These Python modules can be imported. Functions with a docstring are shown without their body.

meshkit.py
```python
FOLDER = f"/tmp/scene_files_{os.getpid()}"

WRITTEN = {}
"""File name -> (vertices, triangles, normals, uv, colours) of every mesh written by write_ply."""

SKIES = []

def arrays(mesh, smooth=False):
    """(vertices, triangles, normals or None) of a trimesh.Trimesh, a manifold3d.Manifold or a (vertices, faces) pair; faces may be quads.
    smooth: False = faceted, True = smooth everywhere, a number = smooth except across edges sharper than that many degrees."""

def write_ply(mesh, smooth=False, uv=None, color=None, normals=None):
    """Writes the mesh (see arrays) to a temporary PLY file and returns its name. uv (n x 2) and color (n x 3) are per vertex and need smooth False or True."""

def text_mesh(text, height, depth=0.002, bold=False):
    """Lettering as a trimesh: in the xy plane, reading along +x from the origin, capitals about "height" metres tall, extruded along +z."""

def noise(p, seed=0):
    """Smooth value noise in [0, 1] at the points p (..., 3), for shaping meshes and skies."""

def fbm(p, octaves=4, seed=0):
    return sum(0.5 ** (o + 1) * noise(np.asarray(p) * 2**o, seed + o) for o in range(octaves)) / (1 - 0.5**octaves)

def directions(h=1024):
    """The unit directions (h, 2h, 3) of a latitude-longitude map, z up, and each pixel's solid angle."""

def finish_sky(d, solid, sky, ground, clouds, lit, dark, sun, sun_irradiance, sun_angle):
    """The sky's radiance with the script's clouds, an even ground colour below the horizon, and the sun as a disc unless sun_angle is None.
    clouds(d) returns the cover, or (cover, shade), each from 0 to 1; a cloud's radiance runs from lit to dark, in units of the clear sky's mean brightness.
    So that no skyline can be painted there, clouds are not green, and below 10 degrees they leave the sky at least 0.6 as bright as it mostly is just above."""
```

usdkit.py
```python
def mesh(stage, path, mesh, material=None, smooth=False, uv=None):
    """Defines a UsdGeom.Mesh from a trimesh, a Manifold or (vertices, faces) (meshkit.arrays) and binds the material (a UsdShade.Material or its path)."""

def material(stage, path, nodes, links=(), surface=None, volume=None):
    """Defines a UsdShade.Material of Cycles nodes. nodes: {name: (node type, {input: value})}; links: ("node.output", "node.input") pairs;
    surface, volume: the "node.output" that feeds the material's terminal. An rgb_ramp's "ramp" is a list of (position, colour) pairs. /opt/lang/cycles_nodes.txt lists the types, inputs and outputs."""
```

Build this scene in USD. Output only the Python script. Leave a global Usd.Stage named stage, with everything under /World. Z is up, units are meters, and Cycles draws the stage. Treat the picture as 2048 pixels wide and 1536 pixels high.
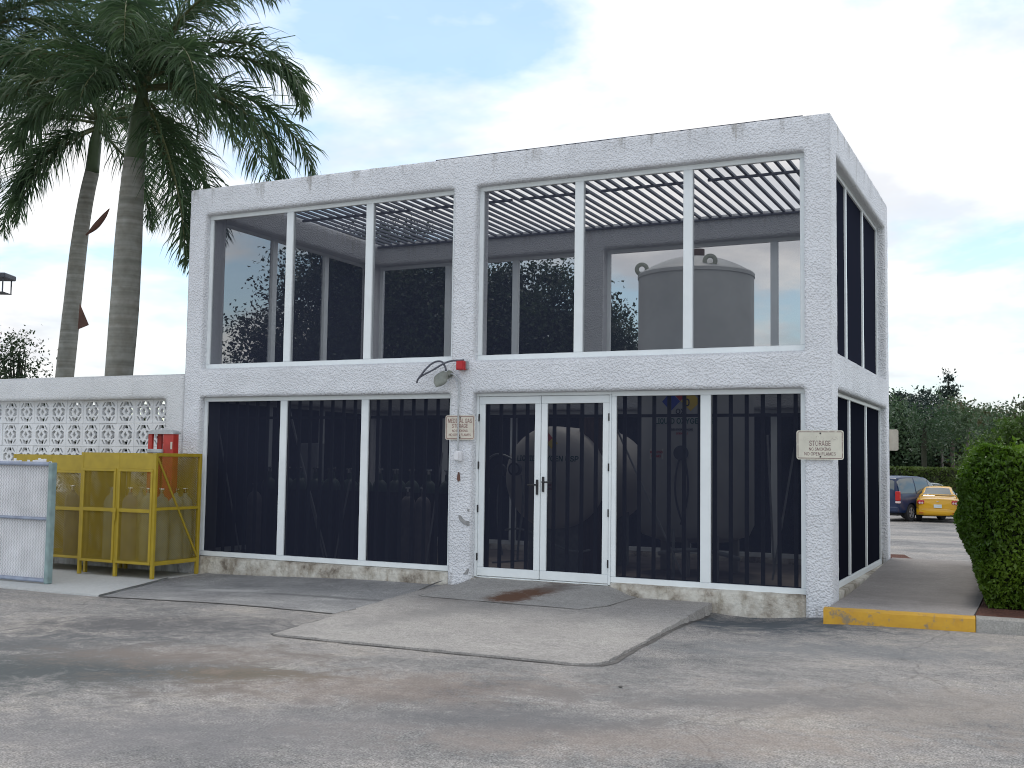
import math, random
import numpy as np
import trimesh, manifold3d, shapely
import scipy.sparse as sp
from shapely.geometry import Polygon
import usdkit, meshkit
from pxr import Usd, UsdGeom, UsdLux, UsdShade, Gf, Sdf, Vt

PI = math.pi
stage = Usd.Stage.CreateInMemory()
UsdGeom.SetStageUpAxis(stage, 'Z')
UsdGeom.SetStageMetersPerUnit(stage, 1.0)
UsdGeom.Xform.Define(stage, '/World')
UsdGeom.Scope.Define(stage, '/World/Looks')

# ------------------------------------------------------------------ camera, sky, sun, exposure
EXPOSURE = -0.36
SKY_STRENGTH = 0.15
SUN_DIR = np.array([-0.16, 0.34, 1.0]); SUN_DIR /= np.linalg.norm(SUN_DIR)      # towards the sun
SUN_INTENSITY, SUN_ANGLE = 0.40, 14.0
CAM = np.array([2.2684, -13.2771, 1.735])
FOC, RX, RY, RZ = 2200.6, 0.0704, 0.0144, -0.4529          # focal length in pixels of a 2048 wide picture, pitch, roll, yaw


def cam_rows():
    cy, sy = math.cos(RZ), math.sin(RZ)
    f = np.array([sy * math.cos(RX), cy * math.cos(RX), math.sin(RX)])
    r = np.array([cy, -sy, 0.0])
    u = np.cross(r, f)
    return np.array([math.cos(RY) * r + math.sin(RY) * u, -math.sin(RY) * r + math.cos(RY) * u, f])


CM = cam_rows()
cam = UsdGeom.Camera.Define(stage, '/World/camera')
cam.CreateHorizontalApertureAttr(36.0)
cam.CreateVerticalApertureAttr(27.0)
cam.CreateFocalLengthAttr(36.0 * FOC / 2048.0)
cam.CreateClippingRangeAttr(Gf.Vec2f(0.1, 20000))
cam.CreateExposureAttr(EXPOSURE)
m = np.eye(4); m[0, :3], m[1, :3], m[2, :3], m[3, :3] = CM[0], CM[1], -CM[2], CAM
cam.AddTransformOp().Set(Gf.Matrix4d(*m.ravel().tolist()))


def at(u, v, x=None, y=None, z=None, d=None):
    """The point of the place seen at pixel (u, v) of the photograph, on a plane or at a distance."""
    ray = CM.T @ np.array([(u - 1024) / FOC, -(v - 768) / FOC, 1.0])
    t = d if d is not None else (x - CAM[0]) / ray[0] if x is not None else (y - CAM[1]) / ray[1] if y is not None else (z - CAM[2]) / ray[2]
    return CAM + t * ray


sun = UsdLux.DistantLight.Define(stage, '/World/sun')
sun.CreateIntensityAttr(SUN_INTENSITY); sun.CreateAngleAttr(SUN_ANGLE); sun.CreateColorAttr(Gf.Vec3f(1.0, 0.95, 0.87)); sun.CreateNormalizeAttr(True)
zaxis = SUN_DIR; xaxis = np.cross([0, 0, 1.0], zaxis); xaxis /= np.linalg.norm(xaxis); yaxis = np.cross(zaxis, xaxis)
m = np.eye(4); m[0, :3], m[1, :3], m[2, :3] = xaxis, yaxis, zaxis
sun.AddTransformOp().Set(Gf.Matrix4d(*m.ravel().tolist()))

CLOUD = 8.2
skymat = usdkit.material(stage, '/World/Looks/sky_look', {
    'sky': ('sky_texture', {'sky_type': 'single_scattering', 'sun_disc': False, 'sun_elevation': float(math.asin(SUN_DIR[2])), 'sun_rotation': float(math.atan2(SUN_DIR[0], SUN_DIR[1])), 'altitude': 10.0, 'air_density': 1.0, 'aerosol_density': 1.0, 'ozone_density': 1.2}),
    'co': ('texture_coordinate', {}),
    'sep': ('separate_xyz', {}),
    'zz': ('math', {'math_type': 'add', 'value2': 0.22}),
    'zm': ('math', {'math_type': 'maximum', 'value2': 0.08}),
    'px': ('math', {'math_type': 'divide'}), 'py': ('math', {'math_type': 'divide'}),
    'cv': ('combine_xyz', {'z': 9.5}),
    'n1': ('noise_texture', {'scale': 1.25, 'detail': 9.0, 'roughness': 0.55, 'distortion': 0.25}),
    'n2': ('noise_texture', {'scale': 2.6, 'detail': 6.0, 'roughness': 0.55}),
    'cov': ('rgb_ramp', {'ramp': [(0.0, (0, 0, 0)), (0.39, (0, 0, 0)), (0.50, (0.85, 0.85, 0.85)), (0.60, (1, 1, 1)), (1.0, (1, 1, 1))]}),
    'low': ('map_range', {'from_min': 0.0, 'from_max': 0.8, 'to_min': 0.19, 'to_max': 0.0, 'clamp': True}),
    'cadd': ('math', {'math_type': 'maximum'}),
    'shade': ('rgb_ramp', {'ramp': [(0.0, (CLOUD * 0.62, CLOUD * 0.64, CLOUD * 0.69)), (0.4, (CLOUD * 0.74, CLOUD * 0.76, CLOUD * 0.80)), (0.62, (CLOUD * 1.1, CLOUD * 1.08, CLOUD * 1.06)), (1.0, (CLOUD * 1.2, CLOUD * 1.18, CLOUD * 1.15))]}),
    'mx': ('mix', {'mix_type': 'mix'}),
    'dot': ('vector_math', {'math_type': 'dot_product', 'vector2': tuple(SUN_DIR)}), 'glow': ('map_range', {'from_min': -0.1, 'from_max': 1.0, 'to_min': 0.9, 'to_max': 1.55, 'clamp': True}), 'cg': ('vector_math', {'math_type': 'scale'}), 'tint': ('vector_math', {'math_type': 'multiply', 'vector2': (1.58, 1.72, 1.66)}),
    'bg': ('background_shader', {'strength': SKY_STRENGTH}),
}, [('co.generated', 'sep.vector'), ('sep.z', 'zz.value1'), ('zz.value', 'zm.value1'), ('sep.x', 'px.value1'), ('zm.value', 'px.value2'), ('sep.y', 'py.value1'), ('zm.value', 'py.value2'),
    ('px.value', 'cv.x'), ('py.value', 'cv.y'), ('cv.vector', 'n1.vector'), ('cv.vector', 'n2.vector'), ('n1.fac', 'cov.fac'),
    ('sep.z', 'low.value'), ('cov.color', 'cadd.value1'), ('low.result', 'cadd.value2'), ('cadd.value', 'mx.fac'), ('n2.fac', 'shade.fac'), ('sky.color', 'tint.vector1'), ('tint.vector', 'mx.color1'), ('co.generated', 'dot.vector1'), ('dot.value', 'glow.value'), ('shade.color', 'cg.vector1'), ('glow.result', 'cg.scale'), ('cg.vector', 'mx.color2'), ('mx.color', 'bg.color')], surface='bg.background')
dome = UsdLux.DomeLight.Define(stage, '/World/sky')
dome.CreateIntensityAttr(1.0)
UsdShade.MaterialBindingAPI.Apply(dome.GetPrim()).Bind(skymat)
dome.GetPrim().SetCustomDataByKey('kind', 'structure')

# ------------------------------------------------------------------ helpers
USED = {}


def path_for(name, parent):
    base = str(parent.GetPath()) if parent is not None else '/World'
    k = (base, name)
    n = USED.get(k, 0); USED[k] = n + 1
    return f'{base}/{name}' if n == 0 else f'{base}/{name}_{n:03d}'


def obj(name, mesh, mat, parent=None, smooth=False, label=None, cat=None, group=None, kind=None):
    o = usdkit.mesh(stage, path_for(name, parent), mesh, MAT[mat], smooth=smooth).GetPrim()
    for k, v in (('label', label), ('category', cat), ('group', group), ('kind', kind)):
        if v: o.SetCustomDataByKey(k, v)
    return o


def thing(name, label, cat, loc=(0, 0, 0), rz=0.0, group=None):
    x = UsdGeom.Xform.Define(stage, path_for(name, None))
    x.AddTranslateOp().Set(Gf.Vec3d(*map(float, loc)))
    x.AddRotateZOp().Set(math.degrees(rz))
    o = x.GetPrim()
    o.SetCustomDataByKey('label', label); o.SetCustomDataByKey('category', cat)
    if group: o.SetCustomDataByKey('group', group)
    return o


def dup(src, name, label, loc, rz=0.0, group=None):
    was = src.GetCustomData()
    r = thing(name, label, was['category'], loc, rz, group or was.get('group'))
    r.GetReferences().AddInternalReference(src.GetPath())
    r.SetInstanceable(True)
    return r


class MB:
    def __init__(s): s.v, s.f, s.n = [], [], 0

    def add(s, v, f):
        v = np.asarray(v, float); f = np.asarray(f, int)
        if f.shape[1] == 4: f = np.vstack([f[:, [0, 1, 2]], f[:, [0, 2, 3]]])
        s.v.append(v); s.f.append(f + s.n); s.n += len(v); return s

    def tm(s, t): return s.add(t.vertices, t.faces)

    def box(s, x0, x1, y0, y1, z0, z1, c=0.0, map=None):
        """A box, its edges chamfered by c."""
        lo, hi = np.minimum([x0, y0, z0], [x1, y1, z1]), np.maximum([x0, y0, z0], [x1, y1, z1])
        if c <= 0:
            t = trimesh.creation.box(hi - lo); v, f = t.vertices + (lo + hi) / 2, t.faces
        else:
            c = min(c, (hi - lo).min() * 0.45)
            pts = []
            for sx in (0, 1):
                for sy in (0, 1):
                    for sz in (0, 1):
                        p = np.where([sx, sy, sz], hi, lo); d = np.where([sx, sy, sz], -c, c)
                        for k in range(3):
                            q = p + d; q[k] = p[k]; pts.append(q)
            t = trimesh.convex.convex_hull(np.array(pts)); v, f = np.array(t.vertices), t.faces
        if map is not None: v = np.array([map(*p) for p in v]); f = f if det(map) > 0 else np.asarray(f)[:, ::-1]
        return s.add(v, f)

    def tube(s, pts, r, n=8, cap=True):
        v, f = tube(pts, r, n, cap); return s.add(v, f)

    def mesh(s): return trimesh.Trimesh(np.vstack(s.v), np.vstack(s.f), process=False)


def det(mp):
    o = np.array(mp(0, 0, 0)); return np.linalg.det(np.array([np.array(mp(1, 0, 0)) - o, np.array(mp(0, 1, 0)) - o, np.array(mp(0, 0, 1)) - o]))


def tube(pts, r, n=8, cap=True):
    pts = np.asarray(pts, float); r = np.broadcast_to(np.asarray(r, float), len(pts))
    t = np.gradient(pts, axis=0) if len(pts) > 2 else np.repeat([pts[1] - pts[0]], 2, 0)
    t /= np.maximum(np.linalg.norm(t, axis=1, keepdims=True), 1e-9)
    ref = np.array([0, 0, 1.0]) if abs(t[0, 2]) < 0.9 else np.array([1.0, 0, 0])
    vs = []; a = np.arange(n) * 2 * PI / n
    for i in range(len(pts)):
        u = np.cross(ref, t[i])
        if np.linalg.norm(u) < 1e-6: u = np.array([1.0, 0, 0])
        u /= np.linalg.norm(u); w = np.cross(t[i], u); ref = np.cross(u, t[i]) * -1 if False else w
        ref = w
        vs.append(pts[i] + r[i] * (np.cos(a)[:, None] * u + np.sin(a)[:, None] * w))
        ref = np.cross(t[i], u)
        ref = ref
    v = np.vstack(vs); f = []
    # keep the frame continuous: w is used as the next reference
    for i in range(len(pts) - 1):
        for k in range(n):
            a0, a1 = i * n + k, i * n + (k + 1) % n
            f += [[a0, a1, a1 + n], [a0, a1 + n, a0 + n]]
    if cap:
        c0, c1 = len(v), len(v) + 1
        v = np.vstack([v, pts[0], pts[-1]])
        for k in range(n):
            f += [[c0, (k + 1) % n, k], [c1, (len(pts) - 1) * n + k, (len(pts) - 1) * n + (k + 1) % n]]
    return v, np.array(f)


def spline(pts, n=24):
    from scipy.interpolate import CubicSpline
    pts = np.asarray(pts, float); s = np.r_[0, np.cumsum(np.linalg.norm(np.diff(pts, axis=0), axis=1))]
    return CubicSpline(s, pts)(np.linspace(0, s[-1], n))


def lathe(prof, n=32, closed_axis=True):
    """Revolve (r, z) profile round z."""
    prof = np.asarray(prof, float); a = np.arange(n) * 2 * PI / n
    v = np.stack([prof[:, 0][:, None] * np.cos(a), prof[:, 0][:, None] * np.sin(a), np.repeat(prof[:, 1][:, None], n, 1)], -1).reshape(-1, 3)
    f = []
    for i in range(len(prof) - 1):
        for k in range(n):
            a0, a1 = i * n + k, i * n + (k + 1) % n
            f += [[a0, a1, a1 + n], [a0, a1 + n, a0 + n]]
    t = trimesh.Trimesh(v, np.array(f), process=False)
    return t


def lines(lo, hi, step, brk=()):
    b = sorted({round(float(x), 5) for x in (lo, hi, *[q for q in brk if lo < q < hi])}); out = []
    for a, c in zip(b[:-1], b[1:]):
        out += list(np.linspace(a, c, max(1, int(math.ceil((c - a) / step))) + 1)[:-1])
    return np.array(out + [b[-1]])


def boxel(xs, ys, zs, solid):
    """The outer surface of the solid cells of a grid, as shared quads cut into triangles."""
    nx, ny, nz = len(xs), len(ys), len(zs)
    S = np.pad(solid, 1)
    vid = lambda i, j, k: (i * ny + j) * nz + k
    quads = []
    for ax in range(3):
        a = np.take(S, range(0, S.shape[ax] - 1), ax); b = np.take(S, range(1, S.shape[ax]), ax)
        for sgn, mask in ((1, a & ~b), (-1, ~a & b)):
            sl = [slice(1, -1)] * 3; sl[ax] = slice(None); i, j, k = np.nonzero(mask[tuple(sl)])
            if ax == 0: q = [vid(i, j, k), vid(i, j + 1, k), vid(i, j + 1, k + 1), vid(i, j, k + 1)]
            elif ax == 1: q = [vid(i, j, k), vid(i, j, k + 1), vid(i + 1, j, k + 1), vid(i + 1, j, k)]
            else: q = [vid(i, j, k), vid(i + 1, j, k), vid(i + 1, j + 1, k), vid(i, j + 1, k)]
            q = np.stack(q, 1); quads.append(q if sgn > 0 else q[:, ::-1])
    q = np.vstack(quads); u, inv = np.unique(q, return_inverse=True); q = inv.reshape(q.shape)
    v = np.stack([xs[u // (ny * nz)], ys[(u // nz) % ny], zs[u % nz]], 1)
    return v, np.vstack([q[:, [0, 1, 2]], q[:, [0, 2, 3]]])


def soften(v, f, it=2, lam=0.5):
    e = np.vstack([f[:, [0, 1]], f[:, [1, 2]], f[:, [2, 0]]]); n = len(v)
    A = sp.coo_matrix((np.ones(len(e)), (e[:, 0], e[:, 1])), (n, n)).tocsr(); A = ((A + A.T) > 0).astype(float)
    d = np.asarray(A.sum(1)).ravel()
    for _ in range(it): v = v + lam * ((A @ v) / d[:, None] - v)
    return v


def vnormals(v, f):
    n = np.zeros_like(v); c = np.cross(v[f[:, 1]] - v[f[:, 0]], v[f[:, 2]] - v[f[:, 0]])
    for k in range(3): np.add.at(n, f[:, k], c)
    return n / np.maximum(np.linalg.norm(n, axis=1, keepdims=True), 1e-12)


def rough(v, f, amp=0.006, scale=7.0, seed=0):
    return v + vnormals(v, f) * ((meshkit.fbm(v * scale, 3, seed) - 0.5) * 2 * amp)[:, None]


def sheet(poly, zf, step=0.25, edge=0.0):
    """A ground sheet over the shapely polygon, finely cut, at height zf(x, y)."""
    poly = poly.segmentize(step)
    x0, y0, x1, y1 = poly.bounds
    gx, gy = np.meshgrid(np.arange(x0 + step / 2, x1, step), np.arange(y0 + step / 2, y1, step))
    inner = poly.buffer(-step * 0.4)
    pts = np.stack([gx.ravel(), gy.ravel()], 1)
    if not inner.is_empty:
        pts = pts[shapely.contains_xy(inner, pts[:, 0], pts[:, 1])]
    ring = np.array(poly.exterior.coords)[:-1]
    p = np.vstack([ring, pts])
    from scipy.spatial import Delaunay
    tri = Delaunay(p).simplices; c = p[tri].mean(1); tri = tri[shapely.contains_xy(poly, c[:, 0], c[:, 1])]
    a, b, d = p[tri[:, 0]], p[tri[:, 1]], p[tri[:, 2]]
    flip = ((b - a)[:, 0] * (d - a)[:, 1] - (b - a)[:, 1] * (d - a)[:, 0]) < 0
    tri[flip] = tri[flip][:, ::-1]
    z = np.array([zf(x, y) for x, y in p])
    v = np.c_[p, z]; f = tri
    if edge > 0:
        n = len(v); r = np.arange(len(ring))
        low = v[:len(ring)].copy(); low[:, 2] -= edge; v = np.vstack([v, low])
        nx = np.roll(r, -1); ccw = Polygon(ring).exterior.is_ccw
        q = np.stack([r, r + n, nx + n], 1); q2 = np.stack([r, nx + n, nx], 1); side = np.vstack([q, q2])
        f = np.vstack([f, side if ccw else side[:, ::-1]])
    return v, f


# ------------------------------------------------------------------ materials
MAT = {}


def mat(name, nodes, links, surface='p.BSDF'):
    MAT[name] = usdkit.material(stage, '/World/Looks/' + name, nodes, links, surface=surface)


def plain(name, col, rough=0.5, metal=0.0, vary=0.12, scale=3.0, bump=0.0, bscale=60.0, spec=0.5, coat=0.0):
    """A colour that wanders a little in tone over the surface, with fine relief."""
    nodes = {'g': ('geometry', {}), 'n': ('noise_texture', {'scale': scale, 'detail': 6.0, 'roughness': 0.6}),
             'r': ('rgb_ramp', {'ramp': [(0.3, tuple(c * (1 - vary) for c in col)), (0.7, tuple(min(c * (1 + vary), 0.95) for c in col))]}),
             'p': ('principled_bsdf', {'roughness': rough, 'metallic': metal, 'specular_ior_level': spec, 'coat_weight': coat, 'coat_roughness': 0.05})}
    links = [('g.position', 'n.vector'), ('n.fac', 'r.fac'), ('r.color', 'p.base_color')]
    if bump:
        nodes['b'] = ('noise_texture', {'scale': bscale, 'detail': 4.0}); nodes['bb'] = ('bump', {'strength': 0.6, 'distance': bump})
        links += [('g.position', 'b.vector'), ('b.fac', 'bb.height'), ('bb.normal', 'p.normal')]
    mat(name, nodes, links)


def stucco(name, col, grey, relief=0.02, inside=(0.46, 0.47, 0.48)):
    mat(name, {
        'g': ('geometry', {}), 's': ('separate_xyz', {}),
        'n': ('noise_texture', {'scale': 1.3, 'detail': 8.0, 'roughness': 0.65}),
        'r': ('rgb_ramp', {'ramp': [(0.3, tuple(c * 0.88 for c in col)), (0.6, col)]}),
        'nf': ('noise_texture', {'scale': 26.0, 'detail': 5.0, 'roughness': 0.55, 'distortion': 0.9}),
        'v': ('voronoi_texture', {'scale': 42.0, 'feature': 'smooth_f1', 'smoothness': 0.5}),
        'nd': ('noise_texture', {'scale': 3.2, 'detail': 9.0, 'roughness': 0.75}),
        'mp': ('mapping', {'scale': (1, 1, 0.16)}),
        'top': ('map_range', {'from_min': 5.55, 'from_max': 6.0, 'to_min': 0.0, 'to_max': 0.17, 'clamp': True}),
        'bot': ('map_range', {'from_min': 0.50, 'from_max': 0.0, 'to_min': 0.0, 'to_max': 0.19, 'clamp': True}),
        'sum': ('math', {'math_type': 'add'}), 'sum2': ('math', {'math_type': 'add'}),
        'st': ('rgb_ramp', {'ramp': [(0.64, (0, 0, 0)), (0.80, (1, 1, 1))]}),
        'mx': ('mix', {'mix_type': 'mix', 'color2': grey}),
        'h': ('math', {'math_type': 'multiply_add', 'value2': 0.6}),
        'ix': ('math', {'math_type': 'compare', 'value2': -4.966, 'value3': 4.575}), 'iy': ('math', {'math_type': 'compare', 'value2': 2.62, 'value3': 2.232}), 'ixy': ('math', {'math_type': 'multiply'}), 'inshade': ('mix', {'mix_type': 'mix', 'color2': inside}),  # inner faces coloured greyer, standing in for the weaker light under the slats
        'b': ('bump', {'strength': 0.75, 'distance': relief}),
        'p': ('principled_bsdf', {'roughness': 0.85, 'specular_ior_level': 0.2}),
    }, [('g.position', 'n.vector'), ('g.position', 'nf.vector'), ('g.position', 'v.vector'), ('g.position', 'mp.vector'), ('mp.vector', 'nd.vector'), ('g.position', 's.vector'),
        ('s.z', 'top.value'), ('s.z', 'bot.value'), ('nd.fac', 'sum.value1'), ('top.result', 'sum.value2'), ('sum.value', 'sum2.value1'), ('bot.result', 'sum2.value2'), ('sum2.value', 'st.fac'),
        ('s.x', 'ix.value1'), ('s.y', 'iy.value1'), ('ix.value', 'ixy.value1'), ('iy.value', 'ixy.value2'), ('ixy.value', 'inshade.fac'), ('r.color', 'inshade.color1'),
        ('n.fac', 'r.fac'), ('inshade.color', 'mx.color1'), ('st.color', 'mx.fac'), ('mx.color', 'p.base_color'),
        ('nf.fac', 'h.value1'), ('v.distance', 'h.value3'), ('h.value', 'b.height'), ('b.normal', 'p.normal')])


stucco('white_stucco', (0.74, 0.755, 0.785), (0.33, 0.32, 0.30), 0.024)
stucco('wall_stucco', (0.70, 0.71, 0.72), (0.36, 0.35, 0.33), 0.016)
plain('block_white', (0.70, 0.71, 0.72), 0.85, vary=0.1, scale=5, bump=0.004, bscale=70)
plain('frame_white', (0.74, 0.78, 0.79), 0.35, vary=0.04, scale=4)
plain('steel_dark', (0.050, 0.060, 0.075), 0.5, vary=0.25, scale=8)
plain('slat_grey', (0.075, 0.08, 0.10), 0.5, vary=0.2, scale=6)
plain('galv', (0.42, 0.44, 0.45), 0.5, metal=0.3, vary=0.2, scale=9)
plain('pipe_grey', (0.30, 0.33, 0.34), 0.45, metal=0.3, vary=0.25, scale=8)
plain('pipe_dark', (0.09, 0.095, 0.12), 0.6, vary=0.2, scale=20)
plain('black', (0.015, 0.015, 0.018), 0.5)
plain('rubber', (0.018, 0.018, 0.020), 0.8)
plain('cage_yellow', (0.37, 0.265, 0.020), 0.5, vary=0.12, scale=6, bump=0.002, bscale=90)
plain('red_paint', (0.40, 0.035, 0.025), 0.45, vary=0.25, scale=6)
plain('horn_red', (0.45, 0.015, 0.02), 0.35, vary=0.1)
plain('tank_white', (0.38, 0.39, 0.385), 0.5, vary=0.10, scale=1.5)
plain('tank_cream', (0.56, 0.54, 0.51), 0.5, vary=0.08, scale=1.5)
plain('cyl_green', (0.05, 0.085, 0.06), 0.4, vary=0.2)
plain('cyl_steel', (0.22, 0.20, 0.20), 0.4, vary=0.25, scale=5)
plain('cyl_grey', (0.28, 0.30, 0.25), 0.5, vary=0.2, scale=5)
plain('chrome', (0.7, 0.7, 0.7), 0.15, metal=1.0, vary=0.05)
plain('cabinet_grey', (0.28, 0.30, 0.32), 0.5)
plain('brown_panel', (0.075, 0.05, 0.04), 0.6, vary=0.3)
plain('floor_concrete', (0.30, 0.26, 0.23), 0.9, vary=0.25, scale=2, bump=0.004)
plain('text_green', (0.01, 0.09, 0.06), 0.5)
plain('text_black', (0.02, 0.02, 0.03), 0.5)
plain('text_red', (0.45, 0.03, 0.02), 0.5)
plain('nfpa_blue', (0.02, 0.05, 0.35), 0.5)
plain('nfpa_red', (0.45, 0.03, 0.02), 0.5)
plain('nfpa_yellow', (0.7, 0.5, 0.03), 0.5)
plain('lamp_metal', (0.20, 0.215, 0.19), 0.5, vary=0.2, scale=12)
plain('broken_render', (0.27, 0.27, 0.27), 0.95, vary=0.2, scale=20, bump=0.006)
plain('pvc_slat', (0.72, 0.72, 0.74), 0.55, vary=0.12, scale=3)
plain('pipe_blue', (0.27, 0.31, 0.40), 0.45, vary=0.2, scale=7)
plain('pipe_green', (0.21, 0.29, 0.29), 0.5, vary=0.25, scale=7)
plain('wire', (0.27, 0.27, 0.28), 0.6, vary=0.3)
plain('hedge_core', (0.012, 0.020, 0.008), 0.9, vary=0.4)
plain('palm_rachis', (0.09, 0.10, 0.035), 0.6)
plain('crownshaft', (0.065, 0.095, 0.045), 0.45, vary=0.25, scale=3)
plain('dead_sheath', (0.12, 0.06, 0.045), 0.8, vary=0.3)
plain('bark', (0.10, 0.085, 0.07), 0.9, vary=0.35, scale=4, bump=0.02, bscale=14)
plain('bark_pale', (0.21, 0.19, 0.17), 0.9, vary=0.35, scale=4, bump=0.02, bscale=14)
plain('twig', (0.03, 0.032, 0.018), 0.9, vary=0.4, scale=6)
plain('mulch', (0.11, 0.045, 0.03), 0.95, vary=0.6, scale=40, bump=0.03, bscale=50)
plain('paper', (0.8, 0.8, 0.82), 0.7)
plain('car_yellow', (0.68, 0.36, 0.006), 0.25, vary=0.02, coat=0.8)
plain('car_navy', (0.004, 0.014, 0.048), 0.3, vary=0.05, coat=0.25)
plain('car_silver', (0.50, 0.52, 0.53), 0.25, vary=0.03, coat=0.8)
mat('car_glass', {'p': ('principled_bsdf', {'base_color': (0.02, 0.03, 0.03), 'roughness': 0.03, 'ior': 2.1})}, [])
plain('tail_red', (0.42, 0.015, 0.015), 0.12, vary=0.05)
plain('tail_clear', (0.7, 0.55, 0.55), 0.12)
plain('plate', (0.62, 0.70, 0.72), 0.5)
plain('rim', (0.45, 0.45, 0.47), 0.3, metal=0.6)
plain('crack', (0.10, 0.095, 0.09), 0.95, vary=0.4, scale=5)


def screen_mat(name, cover, col):
    """Woven screening: part open, part dark thread, closing up as one looks along it."""
    mat(name, {'l': ('layer_weight', {'blend': 0.5}), 'i': ('math', {'math_type': 'subtract', 'value1': 1.0}), 'mm': ('math', {'math_type': 'maximum', 'value2': 0.02}),
               'd': ('math', {'math_type': 'divide', 'value1': cover, 'use_clamp': True}),
               't': ('transparent_bsdf', {'color': (1, 1, 1)}), 's': ('diffuse_bsdf', {'color': col}), 'm': ('mix_closure', {})},
        [('l.facing', 'i.value2'), ('i.value', 'mm.value1'), ('mm.value', 'd.value2'), ('d.value', 'm.fac'), ('t.BSDF', 'm.closure1'), ('s.BSDF', 'm.closure2')], 'm.closure')


screen_mat('screen_upper', 0.34, (0.019, 0.0215, 0.034))
screen_mat('screen_lower', 0.66, (0.011, 0.0125, 0.020))


def leafmat(name, dark, light, trans=0.25, scale=1.2, fine=9.0, rough=0.45, odd=None):
    mat(name, {'g': ('geometry', {}), 'n': ('noise_texture', {'scale': scale, 'detail': 4.0}), 'w': ('math', {'math_type': 'multiply_add', 'value2': 0.45}), 'sc': ('math', {'math_type': 'multiply', 'value2': 0.75}),
               'r': ('rgb_ramp', {'ramp': [(0.30, dark), (0.72, light)] + ([(0.76, light), (0.82, odd)] if odd else [])}), 'p': ('principled_bsdf', {'roughness': rough, 'specular_ior_level': 0.35}),
               'hs': ('hsv', {'saturation': 1.1, 'value': 1.3}), 't': ('translucent_bsdf', {}), 'm': ('mix_closure', {'fac': trans})},
        [('g.position', 'n.vector'), ('g.random_per_island', 'w.value1'), ('n.fac', 'sc.value1'), ('sc.value', 'w.value3'), ('w.value', 'r.fac'), ('r.color', 'p.base_color'), ('r.color', 'hs.color'), ('hs.color', 't.color'), ('p.BSDF', 'm.closure1'), ('t.BSDF', 'm.closure2')], 'm.closure')


leafmat('palm_leaf', (0.034, 0.066, 0.030), (0.115, 0.170, 0.075), 0.32, 1.5, rough=0.6)
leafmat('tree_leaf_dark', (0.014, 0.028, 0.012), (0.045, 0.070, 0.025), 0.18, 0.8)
leafmat('tree_leaf_far', (0.030, 0.058, 0.028), (0.090, 0.132, 0.062), 0.2, 0.5)
leafmat('tree_leaf_rust', (0.040, 0.056, 0.026), (0.150, 0.115, 0.058), 0.2, 0.5)
leafmat('tree_leaf_green', (0.035, 0.068, 0.014), (0.10, 0.165, 0.035), 0.25, 0.6)
leafmat('tree_leaf_conifer', (0.020, 0.036, 0.030), (0.050, 0.075, 0.055), 0.1, 0.6)
leafmat('hedge_leaf', (0.060, 0.120, 0.016), (0.230, 0.350, 0.050), 0.35, 0.9, rough=0.3, odd=(0.34, 0.36, 0.07))  # odd: some yellow leaves, also leaf glints put in as pale colour
leafmat('hedge_far', (0.055, 0.085, 0.020), (0.15, 0.20, 0.050), 0.2, 1.0)

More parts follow.
